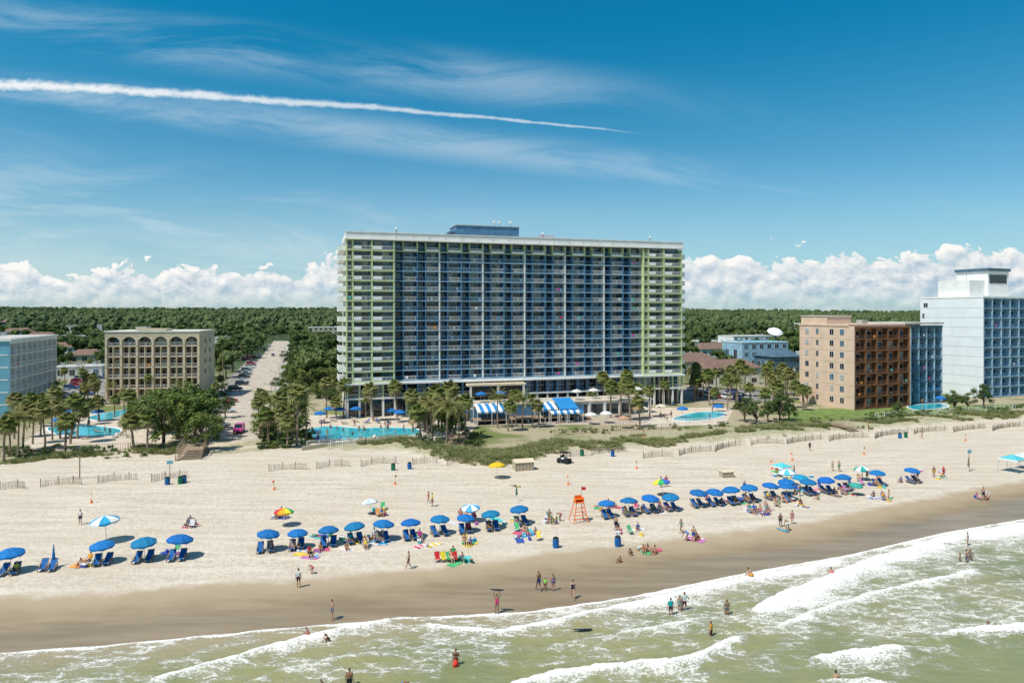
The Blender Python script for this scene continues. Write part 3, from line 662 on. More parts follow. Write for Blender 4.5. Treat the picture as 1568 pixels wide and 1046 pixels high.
pool('kiddie_pool',pxpoly([(135,640),(165,632),(205,626),(200,632),(160,644)]))
pool('condo_pool',pxpoly([(1392,622),(1440,618),(1450,624),(1405,628)]))
def fence_line(name,pts,h,m,sp=.35,t=.05,rails=2):
    mb=MB()
    for (a,b_) in zip(pts[:-1],pts[1:]):
        a=Vector((*a,0));b_=Vector((*b_,0));d=b_-a;n=max(1,int(d.length/sp))
        for z in np.linspace(h,.2,rails): mb.tube(a+Vector((0,0,z)),b_+Vector((0,0,z)),t*.7,t*.7,m,4)
        for i in range(n+1):
            p=a+d*i/n; k=1.6 if i%6==0 else .6; mb.tube(p,p+Vector((0,0,h)),t*k,t*k,m,4,False)
    return mb.obj(name)
fence_line('pool_fence',pxpoly([(470,686),(560,680),(645,677),(690,672)]),1.3,WHITE)
mb=MB(); p=pxpoly([(462,690),(500,684),(560,678),(640,674)])
for a,b_ in zip(p[:-1],p[1:]): mb.add([(*a,0),(*b_,0),(*b_,.7),(*a,.7),(a[0],a[1]+.3,0),(b_[0],b_[1]+.3,0),(b_[0],b_[1]+.3,.7),(a[0],a[1]+.3,.7)],[(0,1,2,3),(3,2,6,7),(4,5,6,7)],TAN2)
mb.obj('retaining_wall')
fence_line('wooden_fence',pxpoly([(0,700),(100,694),(200,688),(262,690)]),1.2,WOOD,.4)
fence_line('wooden_fence',pxpoly([(850,668),(950,660),(1040,657)]),1.1,WOOD,.5)
fence_line('white_fence',pxpoly([(985,650),(1060,648),(1115,645)]),1.1,WHITE,.4)
fence_line('wooden_fence',pxpoly([(1195,652),(1250,650),(1310,648),(1335,650)]),1.1,WOOD,.5)
fence_line('condo_fence',pxpoly([(1340,640),(1440,633),(1568,626)]),1.2,WHITE,.5)
mb=MB()
for k in range(7): mb.box(-2,-k*.45,1.2-k*.2-.1,2,-k*.45+.45,1.2-k*.2,WOOD)
mb.box(-2,.46,1.1,2,7,1.2,WOOD)
for sx in(-2,2):
    for k in range(5): mb.tube((sx,.5+k*1.6,0),(sx,.5+k*1.6,2.2),.08,.08,WOOD)
    mb.tube((sx,.5,2.2),(sx,7,2.2),.06,.06,WOOD); mb.tube((sx,.5,1.7),(sx,7,1.7),.05,.05,WOOD); mb.tube((sx,.5,2.2),(sx,-2.8,1.0),.06,.06,WOOD); mb.tube((sx,-2.8,0),(sx,-2.8,1.05),.08,.08,WOOD)
me=mb.mesh('boardwalk_steps')
x,y=G(292,700); inst('boardwalk_steps',me,(x,y),CO); x,y=G(700,680); inst('boardwalk_steps',me,(x,y),CO-.4,.8); x,y=G(1300,660); inst('boardwalk_steps',me,(x,y),CO,.7)
SF=[(0,750,38,748),(62,746,125,742),(150,740,210,735),(232,738,287,731),(412,722,470,719),(485,718,536,715),(553,715,608,710),(632,711,670,709),(685,712,728,709),
    (862,702,905,698),(905,697,962,692),(985,702,1030,699),(1040,698,1090,691),(1095,692,1140,682),(1150,682,1200,680),(1205,680,1260,673),(1270,676,1330,670),(1340,672,1390,664),(1400,665,1450,660),(1460,662,1510,656),(1520,660,1566,653)]
for (a,b_,c,d) in SF:
    p=Vector((*G(a,b_),0));q=Vector((*G(c,d),0)); D=q-p; nrm=Vector((-D.y,D.x,0)).normalized(); mb=MB(); n=int(D.length/.16); pts=[]
    bl=U(.5,1.2); lean=U(-.15,.15)
    for i in range(n+1):
        t=i/n; bul=bl*math.sin(t*math.pi)**.6; w_=p+D*t+nrm*bul; pts.append(w_)
        if i and R()<.96: mb.tube(w_+Vector((0,0,-.1)),w_+nrm*lean+Vector((U(-.05,.05),U(-.05,.05),.98+.1*math.sin(i*.21+bl*9)+U(-.1,.08))),.036,.03,FENCE,4)
        if i%12==0: mb.tube(w_,w_+Vector((0,0,1.25)),.06,.06,WOOD,5)
    for z in(.35,.8):
        for i in range(0,n,3): mb.tube(pts[i]+Vector((0,0,z)),pts[min(i+3,n)]+Vector((0,0,z)),.02,.02,METAL,3,False)
    mb.obj('sand_fence')

# ------------------------------------------------------------------ vegetation
import bmesh
def blob(mb,c,r,m,seed,sub=2,sq=.75):
    bm=bmesh.new(); bmesh.ops.create_icosphere(bm,subdivisions=sub,radius=1)
    vs=[]
    for v_ in bm.verts:
        n_=v_.co.normalized(); k=1+.45*mn.noise(n_*1.8+Vector((seed*3.1,0,0)))+.25*mn.noise(n_*4.5+Vector((0,seed*2.1,0)))
        p=n_*r*k; vs.append((c[0]+p.x,c[1]+p.y,c[2]+p.z*sq))
    mb.add(vs,[tuple(v_.index for v_ in f.verts) for f in bm.faces],m); bm.free()
def leaves(mb,c,r,n,size,m,sq=.8):
    for _ in range(n):
        d=Vector((random.gauss(0,1),random.gauss(0,1),random.gauss(0,1))).normalized()*r*(R()**.35); d.z*=sq
        p=Vector(c)+d; s=size*U(.6,1.3); a=Vector((U(-1,1),U(-1,1),U(-.6,.6))).normalized(); b_=a.orthogonal().normalized()
        b_=(Matrix.Rotation(U(0,6.28),3,a)@b_); mb.add([tuple(p-a*s),tuple(p+b_*s*.5),tuple(p+a*s),tuple(p-b_*s*.5)],[(0,1,2,3)],m)
def oak(seed,dark=False,n=22,lv=110,trunk=True):
    random.seed(seed); mb=MB(); lf=LEAFD if dark else LEAF
    if trunk: mb.tube((0,0,-.1),(.1,.05,2.4),.32,.22,BARK,8)
    for k in range(n):
        a=U(0,6.28); rr=3.4*math.sqrt(R()); z=U(3.4,8.3)-rr*.35; c=(rr*math.cos(a),rr*math.sin(a),z)
        if trunk:
            mid=(c[0]*.45+U(-.3,.3),c[1]*.45+U(-.3,.3),2.4+(z-2.4)*.55); mb.tube((.1,.05,U(1.8,2.5)),mid,.15,.09,BARK,5,False); mb.tube(mid,c,.09,.03,BARK,4,False)
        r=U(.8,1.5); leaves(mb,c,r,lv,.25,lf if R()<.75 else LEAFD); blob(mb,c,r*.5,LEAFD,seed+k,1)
    return mb.mesh('tree_mesh')
def palm(seed,h,nl=38):
    random.seed(seed); mb=MB(); lean=U(-.5,.5); pts=[Vector((lean*(t/6)**2,U(-.05,.05),h*t/6)) for t in range(7)]
    for i in range(6): mb.tube(pts[i],pts[i+1],.20-.015*i,.20-.015*(i+1),TRUNK,7,False)
    top=pts[-1]; mb.tube(top-Vector((0,0,.9)),top+Vector((0,0,.1)),.3,.2,PALMD,7)
    for k in range(nl):
        az=k*2.4+U(-.2,.2); el=math.radians(80-135*(k/nl)**.85+U(-8,8)); d=Vector((math.cos(az)*math.cos(el),math.sin(az)*math.cos(el),math.sin(el)))
        m=PALMD if (k>nl-7 and R()<.7) else PALML; pl=U(.6,1.0)
        e=top+d*pl; mb.tube(top,e,.03,.02,m,3,False)
        side=d.cross(Vector((0,0,1))).normalized(); upv=side.cross(d).normalized(); nlf=13; ll=U(.9,1.3)
        for j in range(nlf):
            a=math.radians(-105+210*j/(nlf-1)); ld=(d*math.cos(a)+side*math.sin(a)).normalized(); tp=e+ld*ll*(1-.25*abs(a)/2)
            mid=e+ld*ll*.5+upv*.08; tp=tp-Vector((0,0,.28+U(0,.2))); wv=ld.cross(upv).normalized()*.125
            mb.add([tuple(e),tuple(mid+wv),tuple(mid-wv),tuple(tp)],[(0,1,2),(1,3,2)],m)
    return mb.mesh('palm_mesh')
def feather_palm(seed,h):
    random.seed(seed); mb=MB(); pts=[Vector((.3*(t/6)**2,0,h*t/6)) for t in range(7)]
    for i in range(6): mb.tube(pts[i],pts[i+1],.17-.012*i,.17-.012*(i+1),TRUNK,7,False)
    top=pts[-1]
    for k in range(22):
        az=k*2.4; el=math.radians(75-95*(k/22)); prev=top; d=Vector((math.cos(az)*math.cos(el),math.sin(az)*math.cos(el),math.sin(el)))
        for s in range(7):
            nx=prev+d*.38; side=d.cross(Vector((0,0,1))).normalized()
            mb.tube(prev,nx,.025,.02,PALML,3,False)
            for q in(-1,1):
                for o in(.0,.19):
                    b0=prev+d*o; tp=b0+side*q*(.62-.05*s)+d*.25-Vector((0,0,.2)); mb.add([tuple(b0),tuple(b0+d*.12),tuple(tp)],[(0,1,2)],PALML)
            prev=nx; d=(d-Vector((0,0,.17))).normalized()
    return mb.mesh('palm_mesh')
OAKS=[oak(s) for s in(1,2,3)]; DOAK=[oak(11,True,16,100),oak(12,True,18,90)]
PALMS=[palm(21,6.2),palm(22,5.2,34),palm(23,7.2,40),palm(24,4.4,36)]; FPALM=feather_palm(31,6.0)
SHR=[oak(41,False,10,110,False),oak(42,True,10,100,False)]
random.seed(99)
def pal(px,py,h=None,k=None):
    x,y=G(px,py); me=random.choice(PALMS) if R()<.85 else FPALM; hh=h or U(6.5,8.5); inst('palm_tree',me,(x,y,-.05),0,hh/7.8*U(.88,1.1),rot=(U(-.06,.06),U(-.06,.06),U(0,6.28)))
def oakt(px,py,h,dark=False): x,y=G(px,py); inst('oak_tree',random.choice(DOAK if dark else OAKS),(x,y,-.05),U(0,6.28),h/9.3)
def shrub(px,py,h,dark=False):
    x,y=G(px,py); s=h/6.0; inst('shrub',SHR[1 if dark else 0],(x,y,-3.0*s),U(0,6.28),(s*1.15,s*1.15,s))
for a in [(6,706,9),(35,690,8.5),(22,672,8),(62,668,8),(80,674,8),(100,690,9.5),(118,672,8),(135,650,8),(152,645,8),(190,630,8.5),(205,688,9),(226,690,8.5),(196,645,9),(60,650,8),(45,655,8),(222,640,8),(85,655,8),(112,655,7),(175,640,7),
          (400,652,8.5),(412,682,8),(425,680,9.5),(440,686,9),(455,682,9.5),(405,640,8.5),(438,655,9),(470,672,8),(420,660,8),(398,668,8),(15,695,8),(70,690,8.5),(432,672,9),(410,668,9),(108,680,9),(28,700,8),(92,672,8.5),(50,680,8),(448,676,8),
          (500,640,9),(515,642,8),(526,640,10),(572,645,9),(608,640,9),(630,640,8),(645,682,9),(662,676,10),(684,684,10),(702,680,9),(690,660,11),(632,662,8),(672,660,10),(655,668,9),(712,672,8),(676,672,9),(696,668,9),
          (762,656,8.5),(778,660,9),(800,656,9),(815,652,8),(790,650,8.5),(825,655,8),(935,640,10),(950,635,9),(965,645,9.5),(980,655,9),(995,640,8),(975,625,10),(905,628,8),(1015,622,8.5),(1030,615,9),(925,625,9),(958,625,9),
          (560,640,6),(340,600,7),(335,580,8),(330,612,7),(345,565,8),(320,625,7)]: pal(*a)
for k in range(52): pal(U(1042,1236),U(588,632),U(7,9.5))
for k in range(16): pal(U(105,330),U(592,622),U(6,8))
for k in range(14): pal(U(0,160),U(560,640),U(6,8))
for a in [(250,684,11),(272,672,12.5),(298,676,12),(312,690,8),(238,664,10),(285,655,11),(262,655,10),(305,662,10),(690,672,9),(660,662,9.5),(405,676,7),(448,664,8),(640,655,7),(470,600,9),(500,598,9),(455,592,9),(480,585,10),(440,585,8),(515,590,8),(215,655,7)]: oakt(*a)
for a in [(1140,646,6.5),(1158,650,6),(1176,646,5.5),(1194,646,7.5),(1208,644,6),(345,640,6),(1462,630,6),(1482,628,5),(1506,624,7),(1375,637,4)]: oakt(*a,True)
for k in range(40): shrub(U(395,480),U(660,688),U(1.2,2.4),R()<.3)
for k in range(26): shrub(U(640,740),U(664,692),U(1.2,2.4),R()<.3)
for k in range(46): x=U(1330,1568); shrub(x,648-(x-1330)*.06+U(-9,3),U(1.2,2.4),R()<.4)
for k in range(26): x=U(845,1120); shrub(x,664-(x-845)*.04+U(-4,3),U(.8,1.5),R()<.2)
for k in range(30): shrub(U(0,260),U(690,704),U(1,2.2),R()<.4)
for k in range(24): shrub(U(1190,1330),U(640,660),U(.8,1.8),R()<.4)
for k in range(60): shrub(U(425,512),U(545,612),U(3,6),R()<.4)
for k in range(24): shrub(U(320,345),U(560,640),U(1.5,3),R()<.5)
mb=MB()
for _ in range(40):
    a=U(0,6.28); r=.32*math.sqrt(R()); p=Vector((r*math.cos(a),r*math.sin(a),0)); h=U(.3,.65); d=Vector((math.cos(a)*U(.1,.35),math.sin(a)*U(.1,.35),h)); w_=Vector((-math.sin(a),math.cos(a),0))*.022
    mb.add([tuple(p-w_),tuple(p+w_),tuple(p+d)],[(0,1,2)],GRASS)
tuft=mb.obj('grass_tuft')
X=rng.uniform(-90,130,60000); Y=rng.uniform(100,170,60000); s=Y-Yg(X); patch=fb(X,Y,.22,6)
lush=(X>-14)&(X<10)
keep=(s>1.0)&(s<15)&(X>-30)&((patch+np.where(lush,.9,.12)-np.abs(s-7)/14)>0)|((s>0)&(s<7)&(X<-60)&(patch>-.1))
X,Y=X[keep][:9000],Y[keep][:9000]; Z=hgt(X,Y)
scatter('dune_grass',[(float(a),float(b_),float(c)-.03,U(.8,1.6)) for a,b_,c in zip(X,Y,Z)],tuft)
def streetd(x,y): dx_,dy_=x-S0[0],y-S0[1]; return dx_*E1[0]+dy_*E1[1]
mb=MB(); random.seed(5)
for k in range(7):
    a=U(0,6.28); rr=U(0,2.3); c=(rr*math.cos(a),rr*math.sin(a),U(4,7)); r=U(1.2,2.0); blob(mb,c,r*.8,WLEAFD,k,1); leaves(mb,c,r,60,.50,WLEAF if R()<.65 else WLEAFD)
mb.tube((0,0,-.5),(0,0,5),.25,.15,BARK,5); near=mb.obj('tree_clump')
pts=[]
for _ in range(9500):
    y=230*math.exp(R()*math.log(900/230)); x=U(-.95,.95)*y
    if abs(streetd(x,y))<(13 if y<330 else 9.5) and y<640: continue
    if y<300 and (x/y<-.42): continue
    if y<330 and x/y>.2 and R()<.7: continue
    if any((x-a)**2+(y-b_)**2<c*c for a,b_,c in LOW): continue
    if any(abs(x/y-a/b_)<c*.55/b_ and 0<b_-y<70 for a,b_,c in LOW): continue
    dxl=x-A[0]; dyl=y-A[1]
    if -5<dxl*math.cos(HR)+dyl*math.sin(HR)<95 and dyl<45: continue
    if y<280 and x>75: continue
    if fb(x,y,.012,2)<-.28 and y<600: continue
    pts.append((x,y,float(hgt(np.array([x]),np.array([y]))[0]),U(.65,1.55)))
pts=pts[:2800]; scatter('woodland',pts,near)
mb=MB()
for k in range(5): a=U(0,6.28); rr=U(0,2.6); blob(mb,(rr*math.cos(a),rr*math.sin(a),U(4,9)),U(1.6,3.0),FOREST,k+30,2,.9)
fo=mb.obj('tree_crowns'); pts=[]
for _ in range(12000):
    y=math.sqrt(U(720**2,3000**2)); x=U(-.95,.95)*y
    if fb(x,y,.02,4)<-.75 and y<1500: continue
    pts.append((x,y,float(hgt(np.array([x]),np.array([y]))[0])-1,U(.8,2.0)*(1+.25*(y>2300))*(1+.25*float(fb(x,y,.01,8)))))
scatter('distant_forest',pts,fo)

# ------------------------------------------------------------------ cars
def carmesh(kind='sedan'):
    mb=MB()
    if kind=='sedan': body=[(-2.25,.45,.72,.72),(-2.1,.3,.92,.82),(-1.2,.25,.98,.88),(1.0,.25,.95,.88),(1.9,.28,.82,.84),(2.25,.4,.62,.72)]; cab=[(-1.75,.96,.70),(-1.05,1.40,.62),(.15,1.44,.62),(1.05,.95,.72)]
    else: body=[(-2.3,.45,.95,.85),(-2.2,.35,1.08,.92),(-1.2,.3,1.1,.94),(1.0,.3,1.08,.94),(2.0,.35,1.0,.9),(2.3,.5,.75,.82)]; cab=[(-2.15,1.08,.84),(-1.85,1.72,.76),(.3,1.76,.76),(1.15,1.07,.82)]
    vs=[];fs=[]
    for (x,z0,z1,w_) in body: vs+=[(x,-w_*.92,z0),(x,-w_,(z0+z1)/2),(x,-w_*.9,z1),(x,w_*.9,z1),(x,w_,(z0+z1)/2),(x,w_*.92,z0)]
    n=len(body)
    for i in range(n-1):
        for k in range(6): a=i*6+k;b_=i*6+(k+1)%6; fs.append((a,b_,b_+6,a+6))
    fs+=[tuple(range(6)),tuple(range(n*6-1,n*6-7,-1))]; mb.add(vs,fs,PAINT)
    b0,b1,t0,t1=cab[0],cab[3],cab[1],cab[2]; zb=b0[1]-.01
    V=[(b0[0],-b0[2],zb),(b1[0],-b1[2],zb),(b1[0],b1[2],zb),(b0[0],b0[2],zb),(t0[0],-t0[2],t0[1]),(t1[0],-t1[2],t1[1]),(t1[0],t1[2],t1[1]),(t0[0],t0[2],t0[1])]
    mb.add(V,[(0,1,5,4),(1,2,6,5),(2,3,7,6),(3,0,4,7)],CARGL); mb.add([(a,b_*1.02,c+.03) for a,b_,c in V[4:]]+[(a,b_*1.02,c-.03) for a,b_,c in V[4:]],[(0,1,2,3),(0,4,5,1),(1,5,6,2),(2,6,7,3),(3,7,4,0)],PAINT)
    for i in range(4): mb.tube(V[i],V[i+4],.05,.05,PAINT,4)
    for s in(-1,1): mb.tube((-.4,s*(b0[2]+.02),zb),(-.4,s*(t0[2]+.02),t0[1]),.05,.05,PAINT,4)
    for x in(-1.4,1.4):
        for s in(-1,1): mb.tube((x,s*.68,.34),(x,s*.92,.34),.34,.34,BLACK,12); mb.tube((x,s*.9,.34),(x,s*.935,.34),.2,.2,METAL,8)
    for s in(-1,1): mb.box(2.12,s*.6-.15,.6,2.26,s*.6+.15,.72,WCLOTH); mb.box(-2.27,s*.6-.15,.68,-2.14,s*.6+.15,.8,RED)
    return mb.mesh('car_mesh')
SED,SUV=carmesh(),carmesh('suv'); CC=[(.7,.7,.7),(.6,.6,.62),(.03,.03,.035),(.1,.1,.11),(.35,.36,.38),(.4,.02,.03),(.05,.1,.25),(.7,.7,.68)]
def car(px,py,c=None,rz=None,suv=None,nm='parked_car'):
    x,y=G(px,py); suv=R()<.5 if suv is None else suv; inst(nm,SUV if suv else SED,(x,y,.02),CO+(rz if rz is not None else math.pi/2)+U(-.04,.04),1,c or random.choice(CC))
car(366,662,(.65,.05,.28),-math.pi/2-.1,True,'pink_jeep'); car(352,616,(.35,.02,.05),0,False); car(360,598,(.02,.02,.02),.1); car(378,572,(.65,.65,.63),0); car(385,562,(.1,.1,.11),0); car(376,552,(.35,.02,.03),0); car(388,549,None,0); car(347,632,(.6,.6,.6),0); car(336,655,(.5,.5,.45),.2)
for k in range(9): car(370-k*.2+U(-2,2)+k*2.6,590-k*5.2,None,0)
for k in range(8): car(94+k*5,612-k*5,None,.3)
for k in range(6): car(132+k*4,606-k*5,None,.3)
for (a,b_) in[(1070,606),(1084,608),(1098,609),(1112,611),(1128,612),(1060,598),(1090,600),(1120,603),(1142,612)]: car(a,b_,None,math.pi/2)
for (a,b_) in[(405,536),(398,546),(418,545),(412,530)]: car(a,b_,None,math.pi/2)

# ------------------------------------------------------------------ people
def person(pose,outfit):
    J={'pel':(0,0,.95),'che':(0,0,1.27),'nec':(0,.0,1.45),'hea':(0,.02,1.60)}
    for s,n_ in((-1,'L'),(1,'R')):
        J.update({'hip'+n_:(s*.09,0,.91),'kne'+n_:(s*.105,.02,.50),'ank'+n_:(s*.11,-.01,.08),'toe'+n_:(s*.13,.15,.03),'sho'+n_:(s*.175,0,1.39),'elb'+n_:(s*.235,-.03,1.12),'wri'+n_:(s*.25,.05,.87),'han'+n_:(s*.245,.08,.78)})
    def up(**k): J.update(k)
    if pose=='walk': up(kneL=(-.1,.16,.52),ankL=(-.1,.27,.12),toeL=(-.1,.42,.10),kneR=(.1,.02,.49),ankR=(.1,-.27,.16),toeR=(.11,-.17,.03),elbL=(-.24,-.14,1.14),wriL=(-.24,-.1,.9),hanL=(-.23,-.06,.81),elbR=(.24,.06,1.14),wriR=(.22,.24,.98),hanR=(.21,.31,.92))
    if pose=='hips': up(elbL=(-.40,-.06,1.17),wriL=(-.22,.05,1.02),hanL=(-.15,.09,1.0),kneR=(.17,.06,.5),ankR=(.2,.04,.08),toeR=(.26,.18,.03))
    if pose=='up': up(elbL=(-.27,.03,1.62),wriL=(-.17,.05,1.86),hanL=(-.14,.05,1.95),elbR=(.27,.03,1.62),wriR=(.17,.05,1.86),hanR=(.14,.05,1.95))
    if pose=='chair': up(pel=(0,0,.46),che=(0,-.17,.77),nec=(0,-.25,.95),hea=(0,-.23,1.10),hipL=(-.1,.02,.44),hipR=(.1,.02,.44),kneL=(-.13,.43,.50),kneR=(.13,.43,.50),ankL=(-.12,.72,.17),ankR=(.12,.76,.14),toeL=(-.13,.85,.18),toeR=(.13,.88,.14),
        shoL=(-.18,-.21,.90),shoR=(.18,-.21,.90),elbL=(-.26,-.05,.68),elbR=(.26,-.05,.68),wriL=(-.22,.19,.62),wriR=(.22,.19,.62),hanL=(-.18,.27,.60),hanR=(.18,.27,.60))
    if pose=='sit': up(pel=(0,0,.12),che=(0,-.04,.45),nec=(0,.0,.62),hea=(0,.04,.77),hipL=(-.1,.03,.11),hipR=(.1,.03,.11),kneL=(-.16,.36,.38),kneR=(.16,.36,.38),ankL=(-.13,.58,.07),ankR=(.13,.58,.07),toeL=(-.14,.72,.04),toeR=(.14,.72,.04),
        shoL=(-.18,-.02,.57),shoR=(.18,-.02,.57),elbL=(-.24,.18,.42),elbR=(.24,.18,.42),wriL=(-.15,.36,.46),wriR=(.15,.36,.46),hanL=(-.09,.42,.45),hanR=(.09,.42,.45))
    if pose=='lie': up(pel=(0,0,.13),che=(0,-.32,.13),nec=(0,-.5,.13),hea=(0,-.66,.14),hipL=(-.09,.04,.12),hipR=(.09,.04,.12),kneL=(-.12,.45,.14),kneR=(.12,.45,.12),ankL=(-.13,.87,.07),ankR=(.13,.87,.07),toeL=(-.17,.94,.15),toeR=(.17,.94,.15),
        shoL=(-.18,-.45,.12),shoR=(.18,-.45,.12),elbL=(-.30,-.25,.07),elbR=(.3,-.25,.07),wriL=(-.30,.0,.06),wriR=(.36,-.48,.06),hanL=(-.29,.09,.05),hanR=(.33,-.58,.05))
    if pose=='bend': up(pel=(0,-.12,.86),che=(0,.16,1.03),nec=(0,.34,1.09),hea=(0,.47,1.06),hipL=(-.1,-.1,.83),hipR=(.1,-.1,.83),kneL=(-.13,.1,.46),kneR=(.13,.06,.46),
        shoL=(-.18,.28,1.04),shoR=(.18,.28,1.04),elbL=(-.22,.38,.78),elbR=(.22,.38,.78),wriL=(-.16,.48,.55),wriR=(.16,.48,.55),hanL=(-.13,.5,.46),hanR=(.13,.5,.46))
    if pose=='squat': up(pel=(0,-.12,.34),che=(0,.05,.62),nec=(0,.16,.76),hea=(0,.24,.88),hipL=(-.1,-.1,.33),hipR=(.1,-.1,.33),kneL=(-.19,.27,.47),kneR=(.19,.27,.47),ankL=(-.15,.02,.08),ankR=(.15,.02,.08),toeL=(-.19,.17,.03),toeR=(.19,.17,.03),
        shoL=(-.18,.11,.72),shoR=(.18,.11,.72),elbL=(-.25,.34,.55),elbR=(.25,.34,.55),wriL=(-.14,.45,.36),wriR=(.14,.45,.36),hanL=(-.11,.47,.27),hanR=(.11,.47,.27))
    V={k:Vector(p) for k,p in J.items()}; fem=outfit in('bikini','suit')
    segs=[]
    def seg(a,b_,ra,rb,lab): segs.append((Vector(a),Vector(b_),ra,rb,lab))
    xo=Vector((1,0,0)); wai=(V['pel']+V['che'])*.5; wr=.088 if fem else .1
    for s in(-1,1):
        seg(V['pel']+xo*s*.065,wai+xo*s*.045,.105,wr,'low'); seg(wai+xo*s*.045,V['che']+xo*s*.075,wr,.10,'mid')
    seg(V['che'],V['nec']*.85+V['che']*.15,.11,.06,'che'); seg(V['nec']*.9+V['che']*.1,V['hea'],.052,.05,'neck')
    dh=(V['hea']-V['nec']).normalized(); seg(V['hea']-dh*.015,V['hea']+dh*.045,.082,.092,'head'); fwd=Vector((0,.03,-.03)) if pose!='lie' else Vector((0,0,.03)); seg(V['hea'],V['hea']-dh*.06+fwd,.07,.045,'head')
    for n_ in'LR':
        seg(V['che'],V['sho'+n_],.10,.06,'che'); seg(V['sho'+n_],V['elb'+n_],.052,.04,'ua'); seg(V['elb'+n_],V['wri'+n_],.04,.026,'fa'); seg(V['wri'+n_],V['han'+n_],.028,.034,'hand')
        seg(V['hip'+n_],V['kne'+n_],.095,.058,'th'); seg(V['kne'+n_]*.75+V['ank'+n_]*.25,V['ank'+n_],.062,.036,'ca'); seg(V['kne'+n_],V['kne'+n_]*.6+V['ank'+n_]*.4,.056,.06,'ca'); seg(V['ank'+n_],V['toe'+n_],.042,.032,'ft')
    mb=MB()
    for a,b_,ra,rb,l in segs: mb.tube(a,b_,ra,rb,SKIN,10); mb.sph(a,ra,SKIN,10,7); mb.sph(b_,rb,SKIN,10,7)
    tmp=mb.obj('tmp_body'); md=tmp.modifiers.new('r','REMESH'); md.mode='VOXEL'; md.voxel_size=.026; md.use_smooth_shade=True
    m2=tmp.modifiers.new('s','SMOOTH'); m2.factor=.5; m2.iterations=2
    dg=bpy.context.evaluated_depsgraph_get(); me=bpy.data.meshes.new_from_object(tmp.evaluated_get(dg)); bpy.data.objects.remove(tmp)
    me.materials.clear()
    for m in(SKIN,HAIR,CLOTH,SHORT2): me.materials.append(m)
    A_=np.array([s[0] for s in segs]);B_=np.array([s[1] for s in segs]);Dv=B_-A_; LL=(Dv**2).sum(1)+1e-9; RR=np.array([max(s[2],s[3]) for s in segs])
    idx=[]
    for p in me.polygons:
        c=np.array(p.center); t=np.clip(((c-A_)*Dv).sum(1)/LL,0,1); d=np.linalg.norm(c-(A_+Dv*t[:,None]),axis=1)-RR; k=int(d.argmin()); l=segs[k][4]; tt=t[k]; q=0
        if l=='head':
            rel=Vector(p.center)-V['hea']; f=Vector((0,1,0)) if pose!='lie' else Vector((0,0,1))
            if rel.dot(dh)>.045 or rel.dot(f)<-.02: q=1
        elif l=='neck' and fem and Vector(p.center).y<V['nec'].y-.01 and pose!='lie': q=1
        elif outfit=='trunks': q=2 if (l=='low' and tt<.8) or (l=='th' and tt<.62) else 0
        elif outfit=='tee': q=2 if l in('mid','che') or (l=='low' and tt>.5) or (l=='ua' and tt<.55) else (3 if l=='low' or (l=='th' and tt<.7) else 0)
        elif outfit=='bikini': q=2 if (l=='low' and tt<.45) or (l=='th' and tt<.06) or (l=='mid' and tt>.65) or(l=='che' and tt<.3) else 0
        elif outfit=='suit': q=2 if l in('low','mid') or (l=='che' and tt<.35) or (l=='th' and tt<.08) else 0
        idx.append(q)
    me.polygons.foreach_set('material_index',idx)
    # fingers, thumb, nose and ears rooted inside the body surface
    ex=MB(); ex.mats=[SKIN,HAIR]
    for n_,s in(('L',-1),('R',1)):
        h=V['han'+n_]; d=(h-V['wri'+n_]).normalized(); sd_=d.cross(Vector((s,0.01,.02))).normalized(); cu=Vector((-s,0,0))*.3
        for k in range(4):
            o=h+sd_*(.024*(k-1.5)); ln=(.036,.042,.04,.031)[k]; m_=o+d*(.02+ln); e=m_+(d+cu).normalized()*ln*.8
            ex.tube(o,m_,.0095,.009,SKIN,5,False); ex.tube(m_,e,.009,.006,SKIN,5)
        o=V['wri'+n_]*.35+h*.65+sd_*.03; m_=o+(d+sd_*.9).normalized()*.035; ex.tube(o,m_,.012,.01,SKIN,5,False); ex.tube(m_,m_+d*.028,.01,.007,SKIN,5)
    f=Vector((0,1,0)) if pose!='lie' else Vector((0,0,1)); hc=V['hea']; ex.tube(hc+f*.07+dh*.02,hc+f*.108-dh*.012,.008,.014,SKIN,5)
    for s in(-1,1): ex.sph(hc+Vector((s*.085,0,0)),.024,SKIN,6,4,(.4,.7,1))
    if fem: ex.tube(hc-f*.06+dh*.04,hc-f*.10-dh*.16,.065,.035,HAIR,8)
    e2=ex.mesh('x')
    bm=bmesh.new(); bm.from_mesh(me); bm.from_mesh(e2); bm.to_mesh(me); bm.free()
    me.polygons.foreach_set('use_smooth',[True]*len(me.polygons)); return me
PM={}
def pm(pose,outfit):
    if (pose,outfit) not in PM: PM[(pose,outfit)]=person(pose,outfit)
    return PM[(pose,outfit)]
SW=[(.6,.03,.04),(.02,.03,.06),(.03,.12,.4),(.0,.35,.35),(.7,.3,.02),(.5,.03,.25),(.03,.3,.1),(.65,.65,.6),(.75,.6,.05),(.3,.05,.4)]
def who(px,py,pose='stand',rz=None,outfit=None,c=None,sc=None,z=None,xy=None):
    x,y=xy if xy else G(px,py,-.1 if py>850 else 0)
    outfit=outfit or random.choice(['trunks','bikini','suit','tee'])
    sc=sc or U(.94,1.06)*(1 if outfit in('trunks','tee') else .95)
    g=float(hgt(np.array([x]),np.array([y]))[0]) if z is None else z
    nm='child' if sc<.8 else {'trunks':'man','tee':'beachgoer','bikini':'woman','suit':'woman'}[outfit]
    inst(nm,pm(pose,outfit),(x,y,g),U(0,6.28) if rz is None else rz,sc,c or random.choice(SW)); return x,y,g
PI=math.pi
